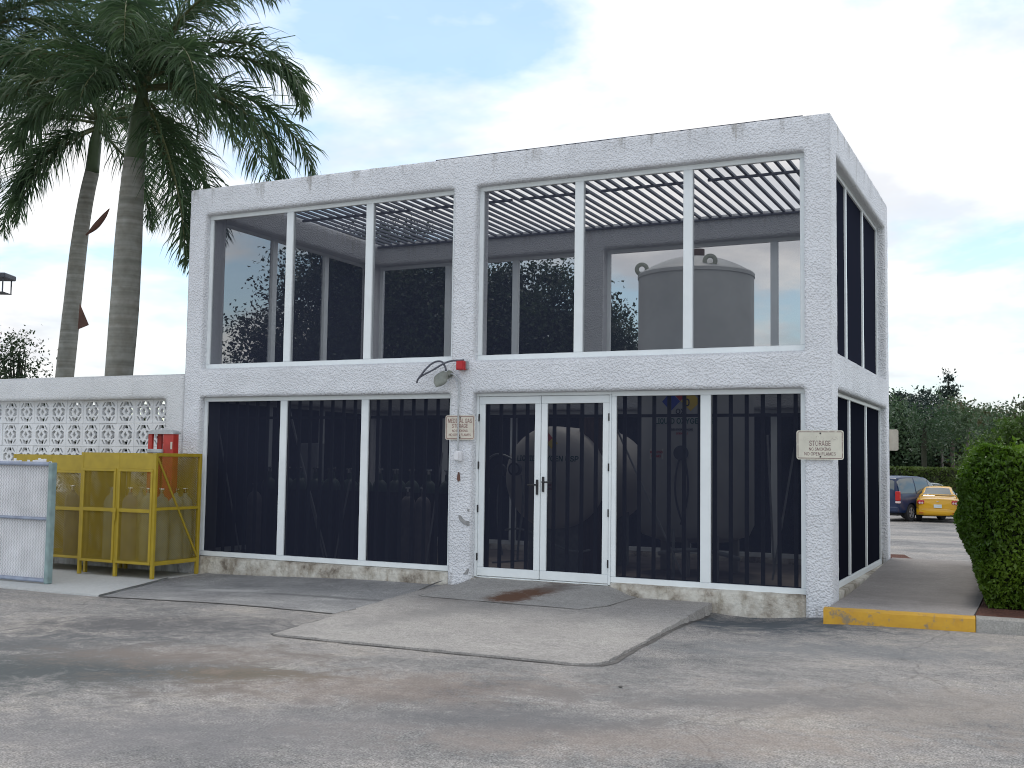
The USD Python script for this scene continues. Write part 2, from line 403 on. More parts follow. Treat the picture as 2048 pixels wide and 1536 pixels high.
mat('palm_trunk', {'g': ('geometry', {}), 's': ('separate_xyz', {}), 'n': ('noise_texture', {'scale': 5.0, 'detail': 6.0, 'roughness': 0.6}), 'n2': ('noise_texture', {'scale': 1.2, 'detail': 4.0}),
                   'mz': ('mapping', {'scale': (0.25, 0.25, 9.0)}), 'nr': ('noise_texture', {'scale': 1.6, 'detail': 5.0, 'distortion': 0.3}),
                   'r': ('rgb_ramp', {'ramp': [(0.3, (0.21, 0.212, 0.19)), (0.5, (0.28, 0.282, 0.255)), (0.7, (0.345, 0.345, 0.32))]}),
                   'r2': ('rgb_ramp', {'ramp': [(0.35, (0.75, 0.72, 0.68)), (0.65, (1, 1, 1))]}), 'mx': ('mix', {'mix_type': 'multiply', 'fac': 1.0}),
                   'b': ('bump', {'strength': 0.5, 'distance': 0.02}), 'p': ('principled_bsdf', {'roughness': 0.9, 'specular_ior_level': 0.2})},
    [('g.position', 'mz.vector'), ('mz.vector', 'nr.vector'), ('nr.fac', 'r.fac'), ('g.position', 'n.vector'), ('n.fac', 'r2.fac'), ('r.color', 'mx.color1'), ('r2.color', 'mx.color2'), ('mx.color', 'p.base_color'), ('nr.fac', 'b.height'), ('b.normal', 'p.normal')])


def ground_mat(name, ramp, stains=(), streak=(0.75, 1.15), speck=0.35, relief=0.006, crack=0.0, mid=0.5, big=0.35):
    """Worn paving: wandering tone, streaks, aggregate, thin cracks, and stains of given place, radius and colour."""
    c = RZ
    nodes = {'g': ('geometry', {}), 'rot': ('mapping', {'rotation': (0, 0, -0.45), 'scale': (streak[0], streak[1], 1)}),
             'n1': ('noise_texture', {'scale': 2.0, 'detail': 11.0, 'roughness': 0.76, 'distortion': 0.3}),
             'n2': ('noise_texture', {'scale': big, 'detail': 6.0, 'roughness': 0.6}),
             'mixn': ('mix_float', {'fac': 0.55}), 'r': ('rgb_ramp', {'ramp': ramp}),
             'sp': ('noise_texture', {'scale': 70.0, 'detail': 3.0, 'roughness': 0.7}), 'spr': ('rgb_ramp', {'ramp': [(0.36, (1 - speck,) * 3), (0.64, (1 + speck,) * 3)]}),
             'mo': ('noise_texture', {'scale': 16.0, 'detail': 6.0, 'roughness': 0.7}), 'mor': ('rgb_ramp', {'ramp': [(0.32, (1 - speck * .55,) * 3), (0.5, (1, 1, 1)), (0.68, (1 + speck * .4,) * 3)]}), 'm3': ('mix', {'mix_type': 'multiply', 'fac': 1.0}),
             'pv': ('voronoi_texture', {'scale': 3.1}), 'pn': ('noise_texture', {'scale': 14.0, 'detail': 3.0}), 'ps': ('math', {'math_type': 'multiply_add', 'value2': 0.16}), 'pr': ('rgb_ramp', {'ramp': [(0.10, (0.52, 0.51, 0.50)), (0.135, (1, 1, 1))]}), 'pw': ('math', {'math_type': 'greater_than', 'value2': 0.80}), 'psep': ('separate_color', {}), 'm4': ('mix', {'mix_type': 'multiply'}), 'pf': ('math', {'math_type': 'multiply', 'value2': min(1.0, speck * 2.0)}),
             'vo': ('voronoi_texture', {'scale': 38.0}), 'vor': ('rgb_ramp', {'ramp': [(0.0, (1.16, 1.15, 1.12)), (0.25, (1, 1, 1))]}),
             'm1': ('mix', {'mix_type': 'multiply', 'fac': 1.0}), 'm2': ('mix', {'mix_type': 'multiply', 'fac': 0.8}),
             'b': ('bump', {'strength': 0.7, 'distance': relief}), 'p': ('principled_bsdf', {'roughness': 0.92, 'specular_ior_level': 0.25})}
    links = [('g.position', 'rot.vector'), ('rot.vector', 'n1.vector'), ('g.position', 'n2.vector'), ('n1.fac', 'mixn.a'), ('n2.fac', 'mixn.b'), ('mixn.result', 'r.fac'),
             ('g.position', 'sp.vector'), ('sp.fac', 'spr.fac'), ('g.position', 'vo.vector'), ('vo.distance', 'vor.fac'),
             ('r.color', 'm1.color1'), ('spr.color', 'm1.color2'), ('m1.color', 'm2.color1'), ('vor.color', 'm2.color2'), ('sp.fac', 'b.height'), ('b.normal', 'p.normal')]
    links += [('g.position', 'mo.vector'), ('mo.fac', 'mor.fac'), ('m2.color', 'm3.color1'), ('mor.color', 'm3.color2'), ('g.position', 'pv.vector'), ('g.position', 'pn.vector'), ('pn.fac', 'ps.value1'), ('pv.distance', 'ps.value3'), ('ps.value', 'pr.fac'),
              ('pv.color', 'psep.color'), ('psep.r', 'pw.value1'), ('pw.value', 'pf.value1'), ('pf.value', 'm4.fac'), ('m3.color', 'm4.color1'), ('pr.color', 'm4.color2')]
    last = 'm4.color'
    if crack:
        nodes['cn'] = ('noise_texture', {'scale': 1.7, 'detail': 5.0}); nodes['cm'] = ('mix_vector', {'fac': 0.25}); nodes['cv'] = ('voronoi_texture', {'scale': 0.42, 'feature': 'distance_to_edge'})
        nodes['cr'] = ('rgb_ramp', {'ramp': [(0.0, (crack,) * 3), (0.004, (0, 0, 0))]}); nodes['cx'] = ('mix', {'mix_type': 'mix', 'color2': (0.10, 0.095, 0.09)})
        links += [('g.position', 'cn.vector'), ('g.position', 'cm.a'), ('cn.color', 'cm.b'), ('cm.result', 'cv.vector'), ('cv.distance', 'cr.fac'), ('cr.color', 'cx.fac'), (last, 'cx.color1')]
        last = 'cx.color'
    for i, (x, y, rx, ry, ang, col, amt) in enumerate(stains):
        k = f's{i}'
        nodes |= {k + 'm': ('mapping', {'mapping_type': 'texture', 'location': (x, y, 0), 'rotation': (0, 0, ang), 'scale': (rx, ry, 1000)}), k + 'l': ('vector_math', {'math_type': 'length'}),
                  k + 'n': ('noise_texture', {'scale': 2.6, 'detail': 11.0, 'roughness': 0.82, 'distortion': 0.5}), k + 'a': ('math', {'math_type': 'multiply_add', 'value2': 4.2, 'value3': 0.0}), k + 'd': ('math', {'math_type': 'subtract'}),
                  k + 'r': ('map_range', {'from_min': 0.72, 'from_max': -0.10, 'to_min': 0.0, 'to_max': amt, 'clamp': True}), k + 'x': ('mix', {'mix_type': 'mix', 'color2': col})}
        links += [('g.position', k + 'm.vector'), (k + 'm.vector', k + 'l.vector1'), ('g.position', k + 'n.vector'), (k + 'n.fac', k + 'a.value1'), (k + 'l.value', k + 'd.value1'), (k + 'a.value', k + 'd.value2')]
        nodes[k + 'o'] = ('math', {'math_type': 'add', 'value2': 1.75}); links += [(k + 'd.value', k + 'o.value1'), (k + 'o.value', k + 'r.value'), (k + 'r.result', k + 'x.fac'), (last, k + 'x.color1')]
        last = k + 'x.color'
    links.append((last, 'p.base_color'))
    mat(name, nodes, links)


def spot(u, v, rx, ry, col, amt, ang=-RZ * -1):
    p = at(u, v, z=0); return (p[0], p[1], rx, ry * 1.7, ang, col, amt)


A = 0.43       # image-horizontal direction on the ground
ground_mat('asphalt', [(0.36, (0.125, 0.125, 0.130)), (0.44, (0.20, 0.196, 0.192)), (0.50, (0.262, 0.250, 0.240)), (0.57, (0.315, 0.294, 0.270)), (0.64, (0.36, 0.335, 0.305))],
           [spot(150, 1335, 2.3, 0.8, (0.075, 0.085, 0.088), 0.95, A), spot(290, 1250, 2.1, 0.55, (0.09, 0.09, 0.095), 0.85, A), spot(60, 1285, 1.4, 0.5, (0.10, 0.105, 0.11), 0.7, A),
            spot(490, 1350, 0.75, 0.22, (0.11, 0.10, 0.075), 0.9, A), spot(720, 1375, 2.1, 0.45, (0.23, 0.18, 0.15), 0.5, A), spot(370, 1312, 1.5, 0.4, (0.25, 0.20, 0.17), 0.5, A),
            spot(560, 1450, 2.4, 0.45, (0.17, 0.165, 0.17), 0.5, A), spot(1540, 1240, 1.7, 0.75, (0.075, 0.088, 0.10), 0.95, A), spot(1650, 1300, 2.2, 0.35, (0.15, 0.16, 0.17), 0.6, A),
            spot(1300, 1480, 2.2, 0.3, (0.27, 0.222, 0.19), 0.5, A), spot(1850, 1420, 2.3, 0.6, (0.29, 0.25, 0.215), 0.5, A), spot(1050, 1440, 1.2, 0.25, (0.13, 0.13, 0.135), 0.7, A), spot(1500, 1400, 1.6, 0.25, (0.14, 0.14, 0.145), 0.6, A), spot(150, 1480, 2.0, 0.4, (0.18, 0.175, 0.18), 0.5, A)],
           crack=0.45, speck=0.56)
ground_mat('old_strip', [(0.36, (0.15, 0.15, 0.157)), (0.46, (0.23, 0.23, 0.232)), (0.56, (0.29, 0.29, 0.288)), (0.66, (0.40, 0.40, 0.39))],
           [(-7.6, -1.6, 0.6, 0.25, 0.1, (0.42, 0.42, 0.41), 0.8), (-6.0, -1.7, 1.8, 0.12, 0.05, (0.12, 0.12, 0.125), 0.7)], big=0.8)
ground_mat('pad_concrete', [(0.3, (0.44, 0.45, 0.44)), (0.6, (0.53, 0.54, 0.53))], streak=(0.8, 0.8), speck=0.12)
ground_mat('apron_concrete', [(0.34, (0.22, 0.212, 0.203)), (0.48, (0.315, 0.30, 0.285)), (0.62, (0.38, 0.365, 0.34))],
           [(-3.9, -2.4, 0.35, 1.7, -0.25, (0.20, 0.195, 0.19), 0.5), (-4.4, -1.4, 0.4, 0.6, 0, (0.22, 0.20, 0.185), 0.5)], streak=(0.8, 1.3), speck=0.30, relief=0.004)
ground_mat('ramp_concrete', [(0.34, (0.25, 0.245, 0.235)), (0.6, (0.37, 0.36, 0.345))],
           [(-3.50, -0.62, 0.26, 0.85, -0.30, (0.115, 0.062, 0.040), 1.0), (-3.66, -1.05, 0.38, 0.40, 0, (0.115, 0.062, 0.040), 1.0), (-3.3, -0.25, 0.35, 0.3, 0.3, (0.17, 0.165, 0.16), 0.6)], streak=(0.8, 1.1), speck=0.26, relief=0.004)
ground_mat('walk_concrete', [(0.34, (0.19, 0.175, 0.168)), (0.5, (0.275, 0.255, 0.243)), (0.64, (0.33, 0.31, 0.295))], streak=(0.5, 0.9), speck=0.18)
ground_mat('kerb_grey', [(0.30, (0.20, 0.195, 0.18)), (0.65, (0.34, 0.33, 0.31))], streak=(1, 1), speck=0.2)
mat('kerb_yellow', {'g': ('geometry', {}), 'n': ('noise_texture', {'scale': 3.0, 'detail': 9.0, 'roughness': 0.7}), 'r': ('rgb_ramp', {'ramp': [(0.3, (0.44, 0.23, 0.025)), (0.6, (0.56, 0.32, 0.03))]}),
                    'n2': ('noise_texture', {'scale': 4.5, 'detail': 9.0, 'roughness': 0.75}), 'r2': ('rgb_ramp', {'ramp': [(0.55, (0, 0, 0)), (0.63, (1, 1, 1))]}), 'mx': ('mix', {'color2': (0.24, 0.19, 0.12)}),
                    'b': ('bump', {'strength': 0.6, 'distance': 0.01}), 'p': ('principled_bsdf', {'roughness': 0.8})},
    [('g.position', 'n.vector'), ('n.fac', 'r.fac'), ('g.position', 'n2.vector'), ('n2.fac', 'r2.fac'), ('r.color', 'mx.color1'), ('r2.color', 'mx.fac'), ('mx.color', 'p.base_color'), ('n2.fac', 'b.height'), ('b.normal', 'p.normal')])
mat('sill_concrete', {'g': ('geometry', {}), 'n': ('noise_texture', {'scale': 2.2, 'detail': 9.0, 'roughness': 0.7}), 'r': ('rgb_ramp', {'ramp': [(0.36, (0.18, 0.155, 0.125)), (0.45, (0.42, 0.385, 0.33)), (0.58, (0.62, 0.60, 0.54))]}),
                      'mp': ('mapping', {'scale': (4, 4, 1.5)}), 'n2': ('noise_texture', {'scale': 1.0, 'detail': 7.0, 'roughness': 0.7}), 'r2': ('rgb_ramp', {'ramp': [(0.36, (0.50, 0.46, 0.40)), (0.50, (1, 1, 1))]}), 'mx': ('mix', {'mix_type': 'multiply', 'fac': 0.8}),
                      'b': ('bump', {'strength': 0.8, 'distance': 0.02}), 'nb': ('noise_texture', {'scale': 25.0, 'detail': 6.0}), 'p': ('principled_bsdf', {'roughness': 0.95, 'specular_ior_level': 0.2})},
    [('g.position', 'n.vector'), ('n.fac', 'r.fac'), ('g.position', 'mp.vector'), ('mp.vector', 'n2.vector'), ('n2.fac', 'r2.fac'), ('r.color', 'mx.color1'), ('r2.color', 'mx.color2'), ('mx.color', 'p.base_color'), ('g.position', 'nb.vector'), ('nb.fac', 'b.height'), ('b.normal', 'p.normal')])


def signmat(name, base, ink, lo, hi):
    mat(name, {'g': ('geometry', {}), 'n': ('noise_texture', {'scale': 17.0, 'detail': 5.0, 'roughness': 0.6}), 'r': ('rgb_ramp', {'ramp': [(lo, ink), (hi, base)]}), 'p': ('principled_bsdf', {'roughness': 0.5})},
        [('g.position', 'n.vector'), ('n.fac', 'r.fac'), ('r.color', 'p.base_color')])


plain('sign_face', (0.56, 0.52, 0.44), 0.5, vary=0.14, scale=6)
plain('sign_face_faded', (0.60, 0.58, 0.49), 0.5, vary=0.12, scale=5)
signmat('sign_ink', (0.50, 0.42, 0.37), (0.15, 0.03, 0.035), 0.66, 0.85)
signmat('sign_ink_faded', (0.58, 0.54, 0.47), (0.12, 0.04, 0.05), 0.58, 0.70)
signmat('sign_ink_gone', (0.60, 0.575, 0.49), (0.14, 0.05, 0.06), 0.33, 0.42)

# ------------------------------------------------------------------ the ground
def ss(a, b, x): t = min(max((x - a) / (b - a), 0), 1); return t * t * (3 - 2 * t)


def gz(x, y):
    z = -0.07 * ss(-6.0, -9.3, x) if x < -6 else 0.0
    z -= 0.10 * math.exp(-((x + 1.0) / 0.75) ** 2 - ((y + 0.25) / 0.9) ** 2)
    z -= 0.52 * ss(6.0, 34.0, y)
    return z


xs = np.unique(np.r_[np.linspace(-40, 30, 36), np.linspace(-14, 4, 73), [-3000, -600, -200, -80, 60, 150, 600, 3000]])
ys = np.unique(np.r_[np.linspace(-16, 70, 44), np.linspace(-9, 4, 53), [-3000, -600, -150, -40, 100, 180, 600, 3000]])
X, Y = np.meshgrid(xs, ys, indexing='ij'); Z = np.vectorize(gz)(X, Y)
i, j = np.meshgrid(np.arange(len(xs) - 1), np.arange(len(ys) - 1), indexing='ij'); a = (i * len(ys) + j).ravel(); n = len(ys)
obj('ground', (np.stack([X, Y, Z], -1).reshape(-1, 3), np.stack([a, a + n, a + n + 1, a + 1], 1)), 'asphalt', smooth=True, kind='structure', label='grey weathered asphalt of the parking lot with dark and rusty stains')

P2 = lambda *uv: [tuple(at(u, v, z=-0.066)[:2]) for u, v in uv]
c1 = at(197, 1192, z=-0.055)
pad = Polygon([(-30, c1[1] + 0.25), (c1[0], c1[1]), tuple(at(335, 1157, z=-0.06)[:2]), (-9.35, -0.012), (-30, -0.012)])
obj('concrete_pad', sheet(pad, lambda x, y: gz(x, y) + 0.02, 0.4, 0.05), 'pad_concrete', kind='structure', label='pale concrete pad under the yellow cages')
st = Polygon([(c1[0] + 0.03, c1[1]), tuple(at(664, 1228, z=0)[:2]), (-5.06, -0.30), (-5.12, -0.014), (-9.32, -0.014), (at(335, 1157, z=-0.06)[0] + 0.03, at(335, 1157, z=-0.06)[1])])
strip = obj('paved_strip', sheet(st, lambda x, y: gz(x, y) + 0.004 + 0.035 * ss(-1.0, 0, y), 0.25, 0.03), 'old_strip', kind='structure', label='worn grey paved strip along the left half of the facade')
apl = Polygon([(-4.60, -4.42), (-4.55, -4.45), (-1.42, -4.40), (-1.26, -4.33), (-1.20, -4.15), (-1.43, -0.014), (-5.16, -0.014), (-5.02, -1.5)])
rng = np.random.default_rng(5)
aps = apl.segmentize(0.09); ring = np.array(aps.exterior.coords)[:-1]; ring += rng.normal(0, 0.010, ring.shape); ring[:, 1] = np.minimum(ring[:, 1], -0.013)
apron = obj('concrete_apron', sheet(Polygon(ring), lambda x, y: 0.016 + 0.036 * ss(-4.4, -0.5, y) + 0.004 * float(meshkit.noise(np.array([x * 2, y * 2, 0]))), 0.18, 0.12), 'apron_concrete', kind='structure', label='broad worn concrete apron sloping up to the doors')
# the wedge in front of the doors
V = np.array([[-4.78, -0.012, 0.168], [-2.82, -0.012, 0.168], [-4.74, -1.30, 0.048], [-2.62, -1.36, 0.048], [-2.40, -0.95, 0.036], [-2.42, -0.012, 0.036], [-4.84, -0.6, 0.05], [-4.86, -0.012, 0.06]])
wp = Polygon([(-4.86, -0.012), (-4.80, -0.75), (-4.78, -1.33), (-2.60, -1.40), (-2.42, -1.0), (-2.40, -0.012)])


def wz(x, y):
    t = min(max(-y / 1.36, 0), 1); z = 0.170 - 0.128 * t
    side = max(ss(-2.80, -2.42, x), ss(-4.70, -4.86, x) * 0.8); low = 0.060
    return max(z * (1 - side) + low * side, 0.056 if y > -1.1 else 0.052) + 0.002


dramp = obj('door_ramp', sheet(wp, wz, 0.1, 0.06), 'ramp_concrete', smooth=35, kind='structure', label='short concrete wedge ramp with a brown stain in front of the doors')
def joint(parent, pts, zf, w0=0.012, seed=0, name='joint', m_='crack'):
    """A ragged dark gap or crack along the edge of a slab."""
    L = shapely.LineString(pts).segmentize(0.05); q = np.array(L.coords); rg = np.random.default_rng(seed)
    d = np.gradient(q, axis=0); d /= np.linalg.norm(d, axis=1, keepdims=True); nn = np.c_[-d[:, 1], d[:, 0]]; k = np.arange(len(q)) * 0.05
    wd = w0 * (0.35 + 1.3 * meshkit.fbm(np.c_[k * 3, k * 0 + seed, k * 0], 3, seed)) + rg.uniform(0, w0 * .3, len(q)); q = q + nn * ((meshkit.fbm(np.c_[k * 4, k * 0 + seed + 9, k * 0], 3, seed) - .5) * .03)[:, None]
    v = np.vstack([np.c_[q + nn * wd[:, None], [zf(*a) for a in q + nn * wd[:, None]]], np.c_[q - nn * wd[:, None], [zf(*a) for a in q - nn * wd[:, None]]]]); n = len(q); i = np.arange(n - 1)
    f = np.vstack([np.stack([i, i + n, i + n + 1], 1), np.stack([i, i + n + 1, i + 1], 1)])
    if trimesh.Trimesh(v, f, process=False).face_normals[0, 2] < 0: f = f[:, ::-1]
    obj(name, (v, f), m_, parent)


joint(apron, [(-5.04, -1.6), (-4.66, -4.40), (-4.52, -4.49), (-1.40, -4.44), (-1.20, -4.34)], lambda x, y: gz(x, y) + 0.0055, 0.013, 1)
joint(apron, [(-1.20, -4.34), (-1.16, -4.1), (-1.40, -0.3)], lambda x, y: gz(x, y) + 0.005, 0.022, 2)
joint(apron, [(-5.17, -0.05), (-5.03, -1.6)], lambda x, y: max(gz(x, y) + 0.045 * ss(-1.2, 0, y), 0) + 0.055 * ss(-1.7, -.1, y) + .002, 0.018, 3)
joint(dramp, [(-4.80, -0.75), (-4.79, -1.345), (-2.62, -1.415), (-2.42, -1.0), (-2.40, -0.05)], lambda x, y: 0.0165 + 0.036 * ss(-4.4, -0.5, y) + 0.0065, 0.009, 4)
joint(strip, [(c1[0] + 0.03, c1[1] - .01), tuple(at(664, 1228, z=0)[:2])], lambda x, y: gz(x, y) + 0.0085, 0.017, 5)
joint(strip, [tuple(at(335, 1157, z=-0.06)[:2]), (c1[0] + .015, c1[1])], lambda x, y: gz(x, y) + 0.0245, 0.012, 6)
# walkway, kerbs and bed on the right
wkz = lambda x, y: 0.150 + 0.15 * ss(0.5, 5.4, y)
wk = Polygon([(0.02, -0.42), (1.52, -0.30), (1.56, 5.25), (0.02, 5.25)])
obj('walkway', sheet(wk, wkz, 0.3, 0.5), 'walk_concrete', kind='structure', label='grey concrete walkway along the right side of the building')


def kerb(name, p0, p1, matn, label, seed):
    p0, p1 = np.array(p0), np.array(p1); L = np.linalg.norm(p1 - p0); d = (p1 - p0) / L; nrm = np.array([d[1], -d[0]])
    prof = [(0.0, -0.15), (0.185, -0.15), (0.175, 0.05), (0.160, 0.135), (0.125, 0.154), (0.0, 0.155)]
    k = int(L / 0.05); v = []
    for i in range(k + 1):
        for (o, z) in prof: q = p0 + d * L * i / k + nrm * o; v.append([q[0], q[1], z])
    v = np.array(v); n = len(prof); f = []
    for i in range(k):
        for j in range(n): a, b = i * n + j, i * n + (j + 1) % n; f += [[a, a + n, b + n], [a, b + n, b]]
    f += [[0, j + 1, j] for j in range(1, n - 1)]; e = k * n; f += [[e, e + j, e + j + 1] for j in range(1, n - 1)]
    v = v + (meshkit.fbm(v * np.array([9, 9, 9]), 3, seed)[:, None] - 0.5) * np.array([0.014, 0.02, 0.014])
    f = np.array(f); tm = trimesh.Trimesh(v, f, process=False)
    if tm.volume < 0: f = f[:, ::-1]
    obj(name, (v, f), matn, smooth=40, kind='structure', label=label)


kerb('kerb', (-0.02, -0.44), (1.535, -0.32), 'kerb_yellow', 'yellow painted kerb at the end of the walkway', 1)
kerb('kerb', (1.545, -0.319), (4.2, -0.12), 'kerb_grey', 'bare grey kerb in front of the hedge', 2)
mb = Polygon([(1.53, -0.30), (6.5, 0.06), (6.5, 5.2), (1.57, 5.2)])
obj('mulch_bed', sheet(mb, lambda x, y: 0.13 + 0.03 * float(meshkit.noise(np.array([x * 5, y * 5, 1.0]))) + 0.1 * ss(0.5, 5, y), 0.2, 0.4), 'mulch', kind='structure', label='reddish mulch bed under the hedge')
mb2 = Polygon([(-1.2, 5.26), (0.35, 5.26), (0.12, 6.0), (-1.2, 6.0)])
obj('mulch_bed', sheet(mb2, lambda x, y: 0.285 + 0.02 * float(meshkit.noise(np.array([x * 5, y * 5, 1.0]))), 0.2, 0.5), 'mulch', kind='structure', label='small patch of reddish mulch behind the building corner')

# ------------------------------------------------------------------ the building
W, D, H = 9.933, 5.241, 5.975
XL, M1, M2, XR = -9.597, -5.138, -4.782, -0.321
UT, UB, LT, LB = 5.544, 3.114, 2.666, 0.216
S1, S2 = 0.405, 4.905
TH = 0.40
B = thing('storage_building', 'white stucco two storey open frame building with dark screens and a slatted roof', 'building')
bx = lines(-W, 0, 0.05, (XL, M1, M2, XR, -TH, -W + TH)); by = lines(0, D, 0.05, (S1, S2, TH, D - TH)); bz = lines(-0.15, H, 0.05, (LB, LT, UB, UT))
cx, cy, cz = [(q[1:] + q[:-1]) / 2 for q in (bx, by, bz)]
CX, CY, CZ = np.meshgrid(cx, cy, cz, indexing='ij')
hollow = (CX > -W + TH) & (CX < -TH) & (CY > TH) & (CY < D - TH)
xo = ((CX > XL) & (CX < M1)) | ((CX > M2) & (CX < XR)); yo = (CY > S1) & (CY < S2)
zo = (CZ < LT) | ((CZ > UB) & (CZ < UT))
solid = ~hollow & ~(xo & zo & ((CY < TH) | (CY > D - TH))) & ~(yo & zo & ((CX < -W + TH) | (CX > -TH)))
v, f = boxel(bx, by, bz, solid)
v = soften(v, f, 1, 0.5); v = rough(v, f, 0.005, 6.0, 3)
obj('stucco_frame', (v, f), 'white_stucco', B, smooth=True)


def sill(x0, x1, y0, y1, z1, seed):
    qx, qy, qz = lines(x0, x1, 0.05), lines(y0, y1, 0.05), lines(-0.15, z1, 0.04)
    v, f = boxel(qx, qy, qz, np.ones((len(qx) - 1, len(qy) - 1, len(qz) - 1), bool)); v = soften(v, f, 1, 0.5); v = rough(v, f, 0.009, 8, seed)
    obj('sill_wall', (v, f), 'sill_concrete', B, smooth=True)


FW = lambda u, w, z: (u, w, z)                       # u along the facade, w inwards from its face
sill(XL - 0.01, M1 + 0.01, 0.012, 0.36, LB - 0.004, 1)
sill(M2 - 0.01, -2.78, 0.012, 0.36, 0.160, 2)
sill(-2.78, XR + 0.01, 0.012, 0.36, LB - 0.004, 3)
sill(XL, M1, D - 0.36, D - 0.02, LB, 4); sill(M2, XR, D - 0.36, D - 0.02, LB, 5)
sill(-0.36, -0.012, S1 - 0.01, S2 + 0.01, LB, 6); sill(-W + 0.02, -W + 0.36, S1, S2, LB, 7)
mk = MB().box(-W + TH + 0.02, -TH - 0.02, TH + 0.02, D - TH - 0.02, 0.0, 0.14)
obj('floor_slab', mk.mesh(), 'floor_concrete', B)

maps = {'front': lambda u, w, z: (u, w, z), 'back': lambda u, w, z: (u, D - w, z), 'right': lambda u, w, z: (-w, u, z), 'left': lambda u, w, z: (-W + w, u, z)}


def window(face, u0, u1, z0, z1, cuts, smat, rec=0.10, edge=0.065, bottom=0.075, mull=0.125):
    mp = maps[face]; d0, d1 = rec, rec + 0.06; g = 0.003
    b = MB(); c = 0.006
    b.box(u0, u1, d0, d1, z0, z0 + bottom, c, mp); b.box(u0, u1, d0, d1, z1 - edge, z1, c, mp)
    b.box(u0, u0 + edge, d0 + g, d1 - g, z0 + bottom, z1 - edge, c, mp); b.box(u1 - edge, u1, d0 + g, d1 - g, z0 + bottom, z1 - edge, c, mp)
    e = [u0 + edge]
    for q in cuts:
        b.box(q - mull / 2, q + mull / 2, d0 + g, d1 + 0.02, z0 + bottom, z1 - edge, c, mp); e += [q - mull / 2, q + mull / 2]
    e.append(u1 - edge)
    fr = obj('window_frame', b.mesh(), 'frame_white', B)
    for a, c2 in zip(e[0::2], e[1::2]):
        s = MB().box(a - 0.004, c2 + 0.004, d0 + 0.030, d0 + 0.0315, z0 + bottom - 0.004, z1 - edge + 0.004, 0, mp)
        sm = s.mesh(); keep = np.abs(sm.face_normals @ (np.array(mp(0, 1, 0)) - np.array(mp(0, 0, 0)))) > 0.5
        tri = sm.faces[keep]; cen = sm.triangles_center[keep] @ (np.array(mp(0, 1, 0)) - np.array(mp(0, 0, 0))); tri = tri[cen < np.median(cen) + 1e-9] if True else tri
        half = cen < cen.mean()
        obj('screen', (sm.vertices, sm.faces[keep][half]), smat, fr)
    return fr


FM = (-8.04, -6.60, -3.285, -1.79)
window('front', XL, M1, UB, UT, FM[:2], 'screen_upper'); window('front', M2, XR, UB, UT, FM[2:], 'screen_upper')
window('front', XL, M1, LB, LT, (-8.06, -6.605), 'screen_lower'); window('front', -2.80, XR, LB - 0.01, LT, (-1.555,), 'screen_lower', mull=0.135)
window('back', XL, M1, UB, UT, FM[:2], 'screen_upper', 0.14); window('back', M2, XR, UB, UT, FM[2:], 'screen_upper', 0.14)
window('back', XL, M1, LB, LT, FM[:2], 'screen_lower', 0.14); window('back', M2, XR, LB, LT, FM[2:], 'screen_lower', 0.14)
window('right', S1, S2, UB, UT, (1.90, 3.40), 'screen_upper', 0.12, 0.05, 0.05, 0.075); window('right', S1, S2, LB, LT, (1.90, 3.40), 'screen_lower', 0.09, 0.05, 0.08, 0.075)
window('left', S1, S2, UB, UT, (1.90, 3.42), 'screen_upper', 0.14, 0.05); window('left', S1, S2, LB, LT, (1.90, 3.42), 'screen_lower', 0.14, 0.05)

# doors: a frame round both leaves, then the leaves
b = MB(); b.box(M2, -2.80, 0.10, 0.17, LT - 0.045, LT, 0.006); b.box(M2, M2 + 0.04, 0.103, 0.167, 0.168, LT - 0.045, 0.006); b.box(-2.835, -2.803, 0.103, 0.167, 0.168, LT - 0.045, 0.006); b.box(M2 + 0.04, -2.835, 0.11, 0.17, 0.162, 0.178, 0.003)
obj('door_frame', b.mesh(), 'frame_white', B)
dm = -3.808
for k, (a, c2) in enumerate(((M2 + 0.044, dm - 0.004), (dm + 0.004, -2.839))):
    z0, z1 = 0.186, LT - 0.05; sw, tr, br = 0.088, 0.10, 0.115
    b = MB(); b.box(a, c2, 0.112, 0.157, z1 - tr, z1, 0.005); b.box(a, c2, 0.112, 0.157, z0, z0 + br, 0.005)
    b.box(a, a + sw, 0.114, 0.155, z0 + br, z1 - tr, 0.005); b.box(c2 - sw, c2, 0.114, 0.155, z0 + br, z1 - tr, 0.005)
    dr = obj('door', b.mesh(), 'frame_white', B)
    y = 0.136; obj('screen', (np.array([[a + sw - .003, y, z0 + br - .003], [c2 - sw + .003, y, z0 + br - .003], [c2 - sw + .003, y, z1 - tr + .003], [a + sw - .003, y, z1 - tr + .003]]), np.array([[0, 1, 2, 3]])), 'screen_lower', dr)
    hx = (c2 - sw * 0.45) if k == 0 else (a + sw * 0.45); hz = 1.40 if k == 0 else 1.44; sg = -1 if k == 0 else 1
    h = MB().box(hx - 0.016, hx + 0.016, 0.098, 0.114, hz - 0.10, hz + 0.10, 0.004).box(hx - 0.008, hx + 0.008, 0.060, 0.100, hz + 0.022, hz + 0.040, 0.003).box(hx, hx + sg * 0.125, 0.052, 0.068, hz + 0.020, hz + 0.042, 0.005)
    obj('handle', h.mesh(), 'black', dr)
    ex = a - 0.001 if k == 0 else c2 + 0.001
    for hz2 in (0.44, 1.09, 1.68, 2.33):
        obj('hinge', MB().box(ex - 0.010, ex + 0.010, 0.098, 0.114, hz2 - 0.05, hz2 + 0.05, 0.003).mesh(), 'black', dr)
